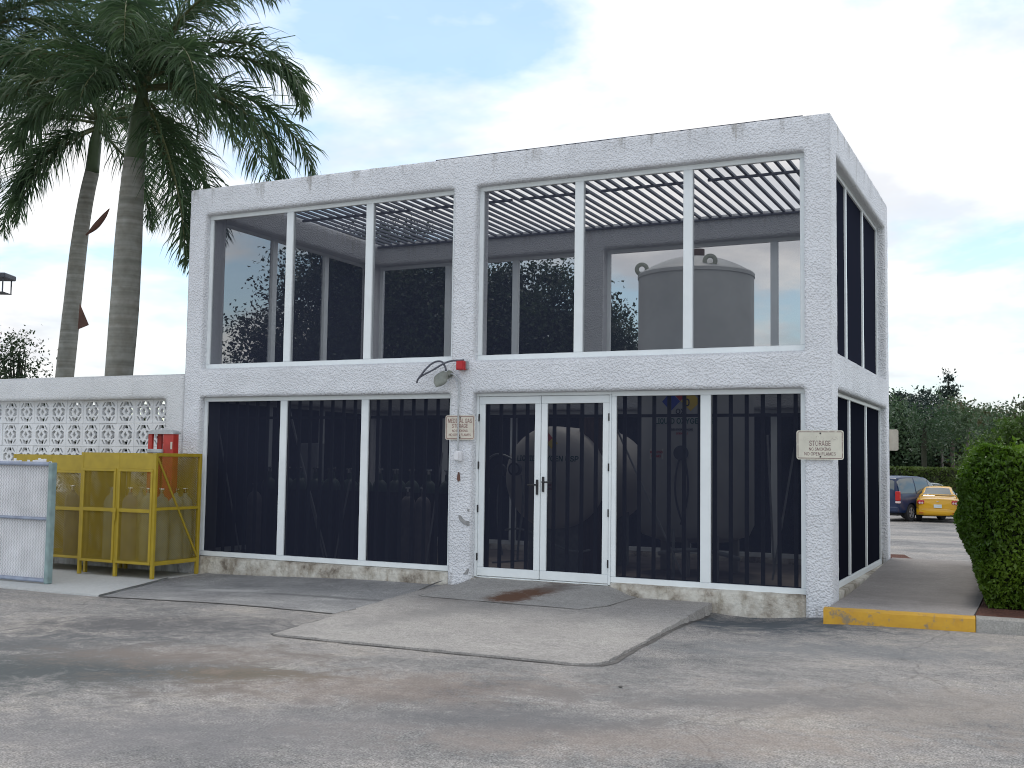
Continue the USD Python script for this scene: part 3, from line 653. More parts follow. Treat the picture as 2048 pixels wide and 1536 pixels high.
# roof slats on their ledges
rng = np.random.default_rng(11)
x = -9.40
while x < -TH - 0.03:
    jz = rng.normal(0, 0.003); jx = rng.normal(0, 0.004)
    obj('slat', MB().box(x + jx - 0.022, x + jx + 0.022, TH + 0.004, D - TH - 0.004, 5.925 + jz, 5.962 + jz).mesh(), 'slat_grey', B); x += 0.1775
for (a, c2) in ((-9.45, -7.25), (-7.0, -5.35), (-5.2, -4.02), (-3.83, -2.36), (-2.15, -TH - 0.02)):
    obj('roof_rail', MB().box(a, c2, 2.27, 2.315, 5.885, 5.921, 0.003).mesh(), 'slat_grey', B)
for (y0, y1) in ((TH + 0.002, TH + 0.035), (D - TH - 0.035, D - TH - 0.002)):
    obj('roof_ledge', MB().box(-W + TH + 0.01, -TH - 0.01, y0, y1, 5.885, 5.921, 0.003).mesh(), 'slat_grey', B)
# metal cap strip along the front top and bits of damage
for (a, c2) in ((-5.45, -0.33),):
    obj('cap_strip', MB().box(a, c2, 0.012, 0.05, H - 0.006, H + 0.005, 0.001).mesh(), 'slat_grey', B)
def patch(pts, name='bare_patch', m_='broken_render'):
    q = np.array([at(u, v, y=-0.003)[[0, 2]] for u, v in pts]); pg = Polygon(q).buffer(0)
    t = trimesh.creation.extrude_polygon(pg, 0.012, engine='earcut'); v = t.vertices
    obj(name, (np.c_[v[:, 0], v[:, 2] - 0.010, v[:, 1]], t.faces[:, ::-1]), m_, B)
patch([(917, 1031), (920, 1030), (926, 1037), (930, 1041), (938, 1042), (939, 1051), (935, 1051), (927, 1048), (919, 1040)])
patch([(935, 1017), (938.5, 1019), (938, 1023), (935, 1022)])
patch([(916, 945), (918, 944), (920, 952), (920, 961), (916, 963), (914, 958)], 'rust_mark', 'dead_sheath')
patch([(929, 1146), (936, 1136), (938, 1139), (934, 1149), (926, 1147)])

# ------------------------------------------------------------------ inside: bars, tanks, cylinders
SF = thing('security_fence', 'dark steel picket fence standing just inside the lower front screens', 'fence', (0, 0.43, 0.14))
x = -9.42; k = 0; fz = lambda: None
while x < -0.42:
    obj('picket', MB().box(x - 0.024, x + 0.024, -0.012, 0.012, 0.0, 2.68).mesh(), 'steel_dark', SF); x += 0.2025
for z in (0.10, 2.22, 2.50):
    obj('rail', MB().box(-9.5, -0.43, 0.014, 0.04, z - 0.02, z + 0.02).mesh(), 'steel_dark', SF)
for (p, q) in (((1222, 832), (1375, 1172)), ((1535, 870), (1548, 1140)), ((1590, 890), (1545, 1160)), ((575, 800), (650, 1125)), ((700, 960), (668, 1125)), ((430, 815), (480, 1110)), ((885, 905), (850, 1140)), ((580, 830), (655, 1120))):
    a, c2 = at(*p, y=0.62), at(*q, y=0.55)
    obj('brace', MB().tube([a - [0, .43, .14], c2 - [0, .43, .14]], 0.014, 6).mesh(), 'galv', SF)

# tall tank
tc = at(1391.5, 620, y=2.62); tcx, tcy, TR = tc[0], 2.62, 0.855
TK = thing('oxygen_tank', 'tall upright white tank with domed top and lifting rings on the right', 'tank', (tcx, tcy, 0.14))
zr = at(1391, 528, y=tcy - TR)[2] - 0.14; za = at(1391, 514, y=tcy)[2] - 0.14
prof = [(0.0, 0.45), (0.5, 0.47), (0.78, 0.56), (TR, 0.72), (TR, zr - 0.075), (TR + 0.012, zr - 0.07), (TR + 0.012, zr - 0.02), (TR - 0.012, zr + 0.004), (TR - 0.05, zr + 0.02)]
for t in np.linspace(0, 1, 12)[1:]: r = (TR - 0.05) * (1 - t); prof.append((r, zr + 0.02 + (za - zr - 0.02) * (1 - (r / (TR - 0.05)) ** 2)))
obj('shell', lathe(prof, 64), 'tank_white', TK, smooth=35)
for k in range(3):
    a = 0.6 + k * 2 * PI / 3; obj('leg', MB().box(0.62 * math.cos(a) - .05, 0.62 * math.cos(a) + .05, 0.62 * math.sin(a) - .05, 0.62 * math.sin(a) + .05, 0, 0.7, .01).mesh(), 'tank_white', TK)
def ring(center, facing, R=0.075, r=0.032):
    t = trimesh.creation.torus(R, r, 24, 10); t.apply_scale([1, 1, 0.6]); z = np.array(facing, float); z /= np.linalg.norm(z); x_ = np.cross([0, 0, 1], z); x_ /= np.linalg.norm(x_); y_ = np.cross(z, x_)
    return t.vertices @ np.array([x_, y_, z]) + center, t.faces
vd = np.array([CAM[0] - tcx, CAM[1] - tcy]); vd /= np.linalg.norm(vd); vr = np.array([-vd[1], vd[0]])
for (lat, fwd) in ((-0.80, 0.12), (0.20, 0.74), (0.35, -0.74)):
    p = vr * lat + vd * fwd; zz = zr + 0.07
    b = MB(); b.add(*ring(np.array([p[0], p[1], zz]), (vd[0], vd[1], 0))); b.box(p[0] - 0.05, p[0] + 0.05, p[1] - 0.05, p[1] + 0.05, zr - 0.07, zr + 0.03, 0.02)
    obj('lifting_ring', b.mesh(), 'cyl_grey', TK, smooth=35)
kp = vr * 0.03; obj('top_fitting', MB().tm(trimesh.creation.cylinder(0.10, 0.14, sections=20, transform=trimesh.transformations.translation_matrix([kp[0], kp[1], za + 0.04]))).mesh(), 'brown_panel', TK, smooth=35)


def on_drum(text, height, u, v, m_, name='lettering', bold=True, R=TR, width=None):
    """Lettering bent round the upright tank, centred where pixel (u, v) meets its wall."""
    t = meshkit.text_mesh(text, height, 0.003, bold); vv = t.vertices.copy()
    vv[:, 0] -= (vv[:, 0].min() + vv[:, 0].max()) / 2
    if width: vv[:, 0] *= width / np.ptp(vv[:, 0])
    p = at(u, v, y=tcy - R * 0.95); a0 = math.atan2(vd[1], vd[0]); off = np.dot(p[:2] - [tcx, tcy], vr); a0 += math.asin(max(-0.95, min(0.95, off / R)))
    a = a0 + vv[:, 0] / R; rr = R + 0.002 + vv[:, 2]
    obj(name, (np.stack([rr * np.cos(a), rr * np.sin(a), p[2] - 0.14 + vv[:, 1] - height / 2], 1), t.faces), m_, TK)


def drum_quad(u, v, pts, m_, name, R=TR):
    p = at(u, v, y=tcy - R * 0.95); a0 = math.atan2(vd[1], vd[0]); off = np.dot(p[:2] - [tcx, tcy], vr); a0 += math.asin(off / R)
    t = trimesh.creation.extrude_polygon(Polygon(pts), 0.002, engine='earcut'); vv = t.vertices; a = a0 + vv[:, 0] / R; rr = R + 0.0015 + vv[:, 2]
    obj(name, (np.stack([rr * np.cos(a), rr * np.sin(a), p[2] - 0.14 + vv[:, 1]], 1), t.faces), m_, TK)


on_drum('LIQUID OXYGEN USP', 0.075, 1369, 842, 'text_green', width=0.93)
on_drum('LIQUID OXYGEN IS A HAZARD', 0.026, 1362, 859, 'text_black', width=0.34); on_drum('EXTREME COLD', 0.026, 1364, 867, 'text_red', width=0.17)
s = 0.145
for (dx, dz, m_) in ((-s, 0, 'nfpa_blue'), (0, s, 'nfpa_red'), (s, 0, 'nfpa_yellow')):
    drum_quad(1361, 803, [(dx - s + .006, dz), (dx, dz - s + .006), (dx + s - .006, dz), (dx, dz + s - .006)], m_, 'hazard_diamond')
on_drum('0', 0.10, 1374, 805, 'text_black'); on_drum('OX', 0.07, 1361, 823, 'text_black')
drum_quad(1312, 908, [(-0.13, -0.075), (0.13, -0.075), (0.13, 0.075), (-0.13, 0.075)], 'tank_cream', 'warning_label'); on_drum('WARNING OXYGEN', 0.035, 1312, 904, 'text_red', width=0.24); on_drum('NO FLAMES', 0.035, 1312, 912, 'text_red', width=0.18)
gp = vd * (TR + 0.03) + vr * (-0.20); pz = at(1353, 906, y=1.8)[2] - 0.14
gm = trimesh.creation.cylinder(0.105, 0.06, sections=28); gm.apply_transform(trimesh.geometry.align_vectors([0, 0, 1], [vd[0], vd[1], 0])); gm.apply_translation([gp[0], gp[1], pz])
obj('gauge', gm, 'steel_dark', TK, smooth=35)
for (dx, dz, wob) in ((-0.02, 1.0, 0.06), (0.05, 1.0, -0.05)):
    pts = [np.r_[gp + vr * dx, pz - 0.08], np.r_[gp + vr * (dx - wob), pz - 0.5], np.r_[gp + vr * (dx + wob), pz - 1.0]]
    obj('gauge_line', MB().tube(spline(pts, 12), 0.014, 6).mesh(), 'steel_dark', TK, smooth=True)
obj('base_pipes', MB().tube(spline([np.r_[vd * 1.0 + vr * -0.5, 0.35], np.r_[vd * 1.15, 0.42], np.r_[vd * 1.0 + vr * 0.6, 0.30]], 14), 0.03, 8).tube([np.r_[vd * 1.0 + vr * -0.3, 0.0], np.r_[vd * 1.0 + vr * -0.3, 0.7]], 0.025, 8).tube([np.r_[vd * 1.1 + vr * 0.3, 0.0], np.r_[vd * 1.1 + vr * 0.3, 0.62]], 0.025, 8).mesh(), 'pipe_grey', TK, smooth=35)

# lying tank behind the doors
hc = at(1089, 955, y=1.05); HR = 0.74
HT = thing('oxygen_tank', 'white tank lying on its side with its domed end behind the double doors', 'tank', (hc[0], 1.35, 0.14))
hz = hc[2] - 0.14
prof = [(HR * math.sin(t), -0.34 * math.cos(t)) for t in np.linspace(0.001, PI / 2, 14)] + [(HR, 2.1)] + [(HR * math.cos(t), 2.1 + 0.34 * math.sin(t)) for t in np.linspace(0.1, PI / 2, 8)]
t = lathe(prof, 56); v = t.vertices; obj('shell', (np.stack([v[:, 0], v[:, 2], -v[:, 1] * -1 + hz], 1), t.faces[:, ::-1]), 'tank_cream', HT, smooth=35)
for y in (0.3, 1.8):
    obj('saddle', MB().box(-0.5, 0.5, y - 0.06, y + 0.06, 0.0, hz - 0.5, 0.01).mesh(), 'pipe_grey', HT)


def on_head(text, height, u, v, m_, width=None, name='lettering'):
    t = meshkit.text_mesh(text, height, 0.003, True); vv = t.vertices.copy(); vv[:, 0] -= (vv[:, 0].min() + vv[:, 0].max()) / 2
    if width: vv[:, 0] *= width / np.ptp(vv[:, 0])
    p = at(u, v, y=1.15); X_ = vv[:, 0] + p[0] - hc[0]; Z_ = vv[:, 1] - height / 2 + p[2] - hc[2]; r = np.minimum(np.hypot(X_, Z_) / HR, 0.995)
    obj(name, (np.stack([X_, -0.34 * np.sqrt(1 - r * r) - 0.003 - vv[:, 2], Z_ + hz], 1), t.faces), m_, HT)


on_head('LIQUID OXYGEN USP', 0.075, 1097, 917, 'text_green', 0.95); on_head('OX', 0.06, 1093, 893, 'text_black')
on_head('OXYGEN', 0.03, 1104, 970, 'text_red', 0.16); on_head('NO SMOKING', 0.028, 1104, 977, 'text_red', 0.2)
for (u, v, m_) in ((1094, 877, 'nfpa_red'), (1105, 887, 'nfpa_yellow'), (1083, 887, 'nfpa_blue')):
    p = at(u, v, y=1.10) - np.array([hc[0], 0, hc[2]]); r = min(np.hypot(p[0], p[2]) / HR, 0.99); y = -0.34 * math.sqrt(1 - r * r); g = np.array([p[0], y * (HR / 0.34) ** 2, p[2]]); g /= np.linalg.norm(g)
    e1 = np.cross([0, 0, 1], g); e1 /= np.linalg.norm(e1); e1 = -e1 if e1[0] < 0 else e1; e2 = np.cross(e1, g); e2 = -e2 if e2[2] < 0 else e2
    c = np.array([p[0], y, p[2] + hz]) + g * 0.008; q = [c - e1 * .085, c - e2 * .085, c + e1 * .085, c + e2 * .085]
    obj('hazard_diamond', (np.array(q), np.array([[0, 1, 2, 3]])), m_, HT)
for (u, v, r) in ((1030, 938, 0.095), (1001, 940, 0.085)):
    p = at(u, v, y=0.85); g = trimesh.creation.cylinder(r, 0.07, sections=26); g.apply_transform(trimesh.transformations.rotation_matrix(PI / 2, [1, 0, 0])); g.apply_translation([p[0] - hc[0], 0.85 - 1.35, p[2] - 0.14])
    go = obj('gauge', g, 'steel_dark', HT, smooth=35)
    if u == 1030: g2 = trimesh.creation.cylinder(r * 0.72, 0.006, sections=26); g2.apply_transform(trimesh.transformations.rotation_matrix(PI / 2, [1, 0, 0])); g2.apply_translation([p[0] - hc[0], 0.81 - 1.35, p[2] - 0.14]); obj('dial', g2, 'cabinet_grey', go)
o = np.array([hc[0], 1.35, 0.14])
P = lambda u, v, y: at(u, v, y=y) - o
for pts in ([(978, 918, .9), (992, 909, .9), (1010, 911, .9), (1035, 928, .88)], [(1043, 950, .85), (1046, 1000, .85), (1040, 1060, .85), (1035, 1120, .85)], [(1000, 960, .85), (995, 1030, .85), (1005, 1110, .85)], [(1010, 1060, .9), (1060, 1064, .9), (1110, 1090, .9), (1180, 1100, .9)], [(985, 1125, .8), (1060, 1120, .8)]):
    obj('feed_pipe', MB().tube(spline([P(*q) for q in pts], 14), 0.016, 6).mesh(), 'pipe_grey', HT, smooth=True)

CB = thing('dark_panel', 'dark brown ribbed upright panel between the two white tanks', 'panel', (at(1186, 950, y=1.6)[0], 1.6, 0.14))
for k in range(7): obj('rib', MB().box(-0.21 + k * 0.06, -0.155 + k * 0.06, -0.02 - 0.012 * (k % 2), 0.03, 0.0, 2.25, .004).mesh(), 'brown_panel', CB)
EC = thing('electrical_cabinet', 'grey electrical cabinet on the far side inside the left bay', 'cabinet', (at(618, 890, y=2.2)[0], 2.2, 1.0))
obj('body', MB().box(-0.18, 0.18, 0, 0.2, 0, 1.0, .01).mesh(), 'cabinet_grey', EC); obj('door', MB().box(-0.16, 0.16, -0.014, 0.0, 0.03, 0.97, .004).mesh(), 'cabinet_grey', EC)
obj('post', MB().box(-0.05, 0.05, 0.05, 0.12, -0.86, 0.0).mesh(), 'steel_dark', EC)

# gas cylinders in rows behind the left bay
def cylinder(name, label, loc, body, cap, h=1.30, r=0.115, group=None):
    t = thing(name, label, 'gas cylinder', loc, 0, group)
    obj('body', lathe([(0.001, 0), (r * 0.9, 0.0), (r, 0.02), (r, h * 0.82)] + [(r * math.cos(q), h * 0.82 + r * 1.3 * math.sin(q)) for q in np.linspace(0.15, 1.3, 6)], 20), body, t, smooth=35)
    obj('shoulder', lathe([(r + .001, h * 0.80), (r + .001, h * 0.822)] + [(r * math.cos(q) + .001, h * 0.822 + r * 1.3 * math.sin(q)) for q in np.linspace(0.15, 1.25, 6)] + [(0.035, h * .822 + r * 1.32), (0.03, h), (0.001, h)], 20), cap, t, smooth=35)
    obj('valve', MB().box(-.018, .018, -.018, .018, h, h + .07, .004).box(-.05, .05, -.012, .012, h + .05, h + .075, .005).mesh(), 'chrome', t)
    return t


gA = 'dark gas cylinders standing behind the left screens'; rng = np.random.default_rng(4)
first = None
for row, y in enumerate((1.15, 1.5)):
    for k in range(13):
        x = -9.1 + k * 0.30 + 0.1 * row; loc = (x + rng.normal(0, .02), y + rng.normal(0, .03), 0.14)
        lab = 'dark gas cylinder with a shiny shoulder in the rows behind the left screens'
        if first is None: first = cylinder('gas_cylinder', lab, loc, 'black', 'cyl_green', 1.38, 0.12, gA)
        else: dup(first, 'gas_cylinder', lab, loc, 0, gA)
for (u, lab) in ((815, 'pale reddish gas cylinder, left of the pair behind the screen next to the centre pier'), (845, 'pale reddish gas cylinder, right of the pair behind the screen next to the centre pier'), (507, 'pale reddish gas cylinder behind the leftmost lower screen')):
    p = at(u, 1060, y=0.8); cylinder('gas_cylinder', lab, (p[0], 0.8, 0.14), 'cyl_steel', 'cyl_steel', 1.12, 0.115)

# ------------------------------------------------------------------ things on the facade
def sign(name, label, u, v, w, h, y, lines_, face, ink_of, tilt=0.0, border=True, border_ink='sign_ink'):
    p = at(u, v, y=y); s = thing(name, label, 'sign', tuple(p))
    pl = Polygon([(-w / 2, -h / 2), (w / 2, -h / 2), (w / 2, h / 2), (-w / 2, h / 2)]).buffer(-0.03).buffer(0.03, quad_segs=5)
    flat = lambda t, dy: (np.c_[t.vertices[:, 0], -t.vertices[:, 2] + dy, t.vertices[:, 1]], t.faces)
    obj('plate', flat(trimesh.creation.extrude_polygon(pl, 0.004, engine='earcut'), 0.0), face, s)
    if border:
        bd = pl.buffer(-0.014).difference(pl.buffer(-0.021)); obj('border', flat(trimesh.creation.extrude_polygon(bd, 0.0015, engine='earcut'), -0.0035), border_ink, s)
    for (text, cz_, ch, wd), ik in zip(lines_, ink_of):
        t = meshkit.text_mesh(text, ch, 0.0015, False); vv = t.vertices; vv[:, 0] -= (vv[:, 0].min() + vv[:, 0].max()) / 2; vv[:, 0] *= wd / np.ptp(vv[:, 0]); vv[:, 1] += cz_ - ch / 2
        obj('lettering', flat(t, -0.0035), ik, s)
    for zz in (h / 2 - 0.035, -h / 2 + 0.035):
        g = trimesh.creation.cylinder(0.009, 0.008, sections=10); g.apply_transform(trimesh.transformations.rotation_matrix(PI / 2, [1, 0, 0])); g.apply_translation([0.005, -0.006, zz]); obj('bolt', g, 'black', s)
    return s


L1 = [('MEDICAL GAS', 0.092, 0.058, 0.37), ('STORAGE', 0.022, 0.055, 0.245), ('NO SMOKING', -0.045, 0.032, 0.24), ('NO OPEN FLAMES', -0.100, 0.034, 0.34)]
sign('warning_sign', 'cream medical gas storage sign with dark red letters on the centre pier', 920, 855, 0.455, 0.335, -0.025, L1, 'sign_face', ['sign_ink'] * 4)
L2 = [('MEDICAL GAS', 0.085, 0.058, 0.40), ('STORAGE', 0.020, 0.060, 0.245), ('NO SMOKING', -0.048, 0.036, 0.25), ('NO OPEN FLAMES', -0.104, 0.038, 0.36)]
sign('warning_sign', 'cream sign with half worn away letters on the right corner pier', 1640, 890, 0.545, 0.345, -0.025, L2, 'sign_face_faded', ['sign_ink_gone', 'sign_ink_faded', 'sign_ink_faded', 'sign_ink_faded'], border_ink='sign_ink_faded')
p = at(1787, 880, y=D + 0.02)
s3 = thing('warning_sign', 'pale blank sign edge sticking out past the far right corner', 'sign', (p[0], p[1], p[2]))
pl = Polygon([(-0.27, -0.17), (0.075, -0.17), (0.075, 0.17), (-0.27, 0.17)]).buffer(-0.03).buffer(0.03, quad_segs=5); t = trimesh.creation.extrude_polygon(pl, 0.004, engine='earcut')
obj('plate', (np.c_[t.vertices[:, 0], -t.vertices[:, 2], t.vertices[:, 1]], t.faces), 'sign_face', s3)

Y0 = -0.02
o = at(890, 755, y=-0.12)
WL = thing('wall_light', 'grey leaf shaped floodlight with a conduit to a junction box on the centre pier', 'wall light', tuple(o))
Q = lambda u, v, y: at(u, v, y=y) - o
tip, top = Q(872, 774, -0.24), Q(890, 744, -0.12)
# lamp hood: a shell, wide and flattened
ax = top - tip; Ln = np.linalg.norm(ax); ax /= Ln; sx = np.cross(ax, [0, 1, 0]); sx /= np.linalg.norm(sx); nz = np.cross(sx, ax)
v, f = [], []; NS, NR = 12, 14
for i in range(NS + 1):
    t = i / NS; wd = 0.098 * math.sin(PI * min(0.86 * t ** 0.80, 1)) ** 1.15 + 0.004; dp = 0.05 * math.sin(PI * min(0.9 * t ** .9, 1)) + 0.004
    for k in range(NR): a = 2 * PI * k / NR; v.append(tip + ax * Ln * t + sx * wd * math.cos(a) + nz * dp * math.sin(a))
for i in range(NS):
    for k in range(NR): a, b_ = i * NR + k, i * NR + (k + 1) % NR; f.append([a, b_, b_ + NR]); f.append([a, b_ + NR, a + NR])
obj('lamp_hood', (np.array(v), np.array(f)[:, ::-1]), 'lamp_metal', WL, smooth=True)
obj('bracket', MB().tube([Q(888, 747, -.13), Q(897, 749, -.09), Q(899, 748, -.03)], 0.026, 10).tube([Q(893, 755, -.12), Q(897, 756, -.06)], 0.016, 8).tm(trimesh.creation.cylinder(0.05, 0.03, sections=18, transform=trimesh.transformations.translation_matrix(Q(899, 748, -.02)) @ trimesh.transformations.rotation_matrix(PI / 2, [1, 0, 0]))).mesh(), 'lamp_metal', WL, smooth=35)
obj('conduit', MB().tube(spline([Q(899, 748, -.05), Q(908, 749, -.045), Q(915, 756, -.04), Q(918, 770, -.035), Q(917.5, 790, -.035), Q(916.5, 840, -.04), Q(915.5, 905, -.035)], 40), 0.0125, 8).mesh(), 'galv', WL, smooth=True)
p = Q(916, 912, -0.06)
jb = obj('junction_box', MB().box(p[0] - .045, p[0] + .045, p[1] - .01, p[1] + .05, p[2] - .07, p[2] + .07, .008).box(p[0] - 0.055, p[0] + .02, p[1] - .03, p[1] - .012, p[2] - .055, p[2] + .055, .005).mesh(), 'pvc_slat', WL)
obj('lead', MB().tube(spline([Q(892, 742, -.1), Q(890, 733, -.1), Q(886, 727, -.1)], 8), 0.014, 8).mesh(), 'pipe_dark', WL, smooth=True)
o2 = at(850, 740, y=-0.1); Q2 = lambda u, v, y: at(u, v, y=y) - o2
CBL = thing('cable', 'two dark bent cables looping out left of the red alarm horn', 'cable', tuple(o2))
obj('strand', MB().tube(spline([Q2(928, 720, -.03), Q2(912, 721, -.06), Q2(898, 723, -.09), Q2(884, 729, -.12), Q2(862, 742, -.14), Q2(842, 753, -.15), Q2(835, 760, -.15), Q2(834, 766, -.14)], 40), 0.013, 8).mesh(), 'pipe_dark', CBL, smooth=True)
obj('strand', MB().tube(spline([Q2(888, 728, -.10), Q2(882, 723, -.11), Q2(873, 723, -.13), Q2(860, 730, -.15), Q2(846, 745, -.16), Q2(837, 757, -.16)], 36), 0.013, 8).mesh(), 'pipe_dark', CBL, smooth=True)
o3 = at(923, 731, y=-0.06)
AH = thing('alarm_horn', 'small red alarm horn box beside the lamp cables', 'alarm', tuple(o3))
obj('box', MB().box(-.062, .052, -.05, .055, -.062, .062, .008).mesh(), 'horn_red', AH); obj('base', MB().box(-.03, .08, .02, .058, -.05, .068, .006).mesh(), 'pipe_grey', AH)
obj('grille', MB().box(-.05, .04, -.056, -.05, -.05, .05, .002).mesh(), 'horn_red', AH)

# ------------------------------------------------------------------ pierced block wall on the left
BW = thing('block_wall', 'white stucco wall with bands of pierced decorative blocks left of the building', 'wall', (0, 0, 0))
OX = at(332, 800, y=0.02)[0]; WT = 3.045; OT = 2.655; PB = 0.384
X0 = -17.0; zb = OT - 4 * PB
bx = lines(X0, -W - 0.012, 0.06, (OX,)); by = lines(0.015, 0.33, 0.06); bz = lines(-0.2, WT, 0.06, (OT, zb))
cx, cy, cz = [(q[1:] + q[:-1]) / 2 for q in (bx, by, bz)]; CX, CY, CZ = np.meshgrid(cx, cy, cz, indexing='ij')
v, f = boxel(bx, by, bz, ~((CX < OX) & (CZ < OT) & (CZ > zb))); v = soften(v, f, 1, .5); v = rough(v, f, .004, 5, 9)
obj('wall_body', (v, f), 'wall_stucco', BW, smooth=True)
sq = Polygon([(0, 0), (1, 0), (1, 1), (0, 1)])
holes = [[(.5, .35), (.60, .5), (.5, .65), (.40, .5)],
         [(.13, .38), (.30, .30), (.37, .36), (.25, .5), (.37, .64), (.30, .70), (.13, .62)], [(.87, .38), (.70, .30), (.63, .36), (.75, .5), (.63, .64), (.70, .70), (.87, .62)],
         [(.39, .92), (.61, .92), (.68, .74), (.60, .72), (.5, .80), (.40, .72), (.32, .74)], [(.39, .08), (.61, .08), (.68, .26), (.60, .28), (.5, .20), (.40, .28), (.32, .26)],
         [(.12, .74), (.18, .70), (.33, .90), (.26, .92)], [(.88, .74), (.82, .70), (.67, .90), (.74, .92)], [(.12, .26), (.18, .30), (.33, .10), (.26, .08)], [(.88, .26), (.82, .30), (.67, .10), (.74, .08)]]
for h in holes: sq = sq.difference(Polygon(h))
sq = shapely.affinity.scale(sq, PB - 0.004, PB - 0.004, origin=(0, 0))
t = trimesh.creation.extrude_polygon(sq, 0.06, engine='earcut')
bv = np.c_[t.vertices[:, 0], -t.vertices[:, 2] + 0.20, t.vertices[:, 1]]
rng = np.random.default_rng(2)
for r in range(4):
    for c in range(17):
        xx = OX - (c + 1) * PB
        obj('breeze_block', (bv + [xx + 0.003, rng.normal(0, .003), OT - (r + 1) * PB + 0.003], t.faces), 'block_white', BW)

# ------------------------------------------------------------------ yellow cages
def expanded(w, h, pu, pv, t=0.0034, d=0.006):
    """Expanded metal in the plane (u, v): strands as thin strips zigzagging across."""
    nu, nv = int(round(w / pu)), int(round(h / pv)); v, f = [], []
    for j in range(nv + 1):
        for i in range(nu):
            for s_ in (0, 1):
                a = ((i + 0.5 * s_) * w / nu, (j + (0.5 if (s_ == 0) else 0) - .25) * h / nv); b_ = ((i + 0.5 * (s_ + 1)) * w / nu, (j + (0 if s_ == 0 else 0.5) - .25) * h / nv)
                for (p, q) in (((a[0], a[1]), (b_[0], b_[1])), ((a[0], b_[1] - .5 * h / nv), (b_[0], a[1] - .5 * h / nv))):
                    k = len(v); v += [(p[0], 0, p[1] - t), (q[0], 0, q[1] - t), (q[0], d, q[1] + t), (p[0], d, p[1] + t)]; f += [(k, k + 1, k + 2), (k, k + 2, k + 3)]
    v = np.array(v); v[:, 2] = np.clip(v[:, 2], 0, h); v[:, 0] = np.clip(v[:, 0], 0, w); return v, np.array(f)


def cage(name, label, x0, x1, y0, y1, zt, z0=-0.05, top=0.24, doors=2, brace=True):
    c = thing(name, label, 'cage', (x0, y0, z0)); w, dp, h = x1 - x0, y1 - y0, zt - z0; fl = 0.20; t = 0.05
    for i, (px, py) in enumerate(((0, 0), (w - t, 0), (0, dp - t), (w - t, dp - t), (w / 2 - t / 2, 0))):
        obj('post', MB().box(px, px + t, py, py + t, 0, h, .004).mesh(), 'cage_yellow', c)
    rails = [(w - t + .003, w - .003, t, dp - t, h * .54, h * .54 + .045)]
    for zz in (fl, h - t): rails += [(t, w - t, dp - t, dp - .003, zz, zz + t), (.003, t - .003, t, dp - t, zz, zz + t), (w - t + .003, w - .003, t, dp - t, zz, zz + t)]
    for q in rails: obj('rail', MB().box(*q, .003).mesh(), 'cage_yellow', c)
    obj('header', MB().box(t, w - t, .004, .012, h - top, h - .003, .002).box(t, w - t, .012, .045, h - .012, h - .004).mesh(), 'cage_yellow', c)
    if brace:
        obj('brace', MB().tube([(w - .01, .05, h - .08), (w - .01, dp - .05, fl + .08)], .018, 6).mesh(), 'cage_yellow', c)
    dw = (w - 3 * t) / 2
    for k in range(2):
        u0 = t + k * (dw + t); s_ = .04; yy = -.012
        m_ = MB().box(u0, u0 + dw, yy, yy + .03, h - top - s_, h - top, .003).box(u0, u0 + dw, yy, yy + .03, fl, fl + s_, .003).box(u0, u0 + s_, yy + .001, yy + .029, fl + s_, h - top - s_, .003).box(u0 + dw - s_, u0 + dw, yy + .001, yy + .029, fl + s_, h - top - s_, .003).box(u0 + s_, u0 + dw - s_, yy + .001, yy + .029, h * .52, h * .52 + .055, .003)
        d_ = obj('door', m_.mesh(), 'cage_yellow', c)
        v, f = expanded(dw - 2 * s_, h - top - fl - 2 * s_, 0.034, 0.026); obj('mesh_panel', (v + [u0 + s_, yy + .012, fl + s_], f), 'cage_yellow', d_)
        if k == 0: obj('latch', MB().box(u0 + dw - .05, u0 + dw + .05, yy - .02, yy - .001, h * .52 - .01, h * .52 + .06, .004).box(u0 + dw - .012, u0 + dw + .038, yy - .016, yy - .001, h * .52 - .13, h * .52 - .012, .003).mesh(), 'cage_yellow', d_)
    v, f = expanded(dp - 2 * t, h - fl - 2 * t, 0.034, 0.026)
    for xx in (w - .028, .022): obj('mesh_panel', (np.c_[v[:, 1] + xx, v[:, 0] + t, v[:, 2] + fl + t], f), 'cage_yellow', c)
    v, f = expanded(w - 2 * t, h - fl - 2 * t, 0.034, 0.026); obj('mesh_panel', (v + [t, dp - .03, fl + t], f), 'cage_yellow', c)
    obj('tray', MB().box(.004, w - .004, .052, dp - .052, fl - .01, fl + .01).mesh(), 'cage_yellow', c)
    return c


ca = at(303.6, 1159, z=-0.05); cl = at(136.5, 1148, z=-0.05)
cx1 = ca[0]; cx0 = cl[0] + 0.05; cyf = ca[1]; czt = at(303, 906, y=cyf)[2]
cage('gas_cage', 'yellow expanded metal gas cage with double doors and a diagonal side brace', cx0, cx1, cyf, -0.035, czt)
c2t = at(27, 908, y=-0.80)
cage('gas_cage', 'yellow gas cage half hidden behind the white slatted chain link panel', c2t[0], cx0 - 0.06, -0.80, -0.03, c2t[2], brace=False)
gB = [(-10.75, -0.60, 'cyl_grey', 'grey green gas cylinder in the left part of the yellow double door cage'), (-10.05, -0.55, 'cyl_grey', 'grey green gas cylinder behind the right door of the yellow cage'), (-9.68, -0.36, 'cyl_grey', 'gas cylinder with a rounded cap at the back right corner inside the yellow cage'),
      (-10.35, -0.62, 'cyl_steel', 'reddish gas cylinder in the middle of the yellow cage'), (-9.68, -0.66, 'cyl_grey', 'grey green gas cylinder next to the braced side of the yellow cage'), (-9.70, -0.14, 'cyl_grey', 'grey green gas cylinder in the far right corner inside the yellow cage against the facade'), (-10.5, -0.25, 'cyl_grey', 'grey green gas cylinder at the back middle of the yellow cage'), (-11.75, -0.45, 'cyl_steel', 'dim gas cylinder inside the half hidden yellow cage')]
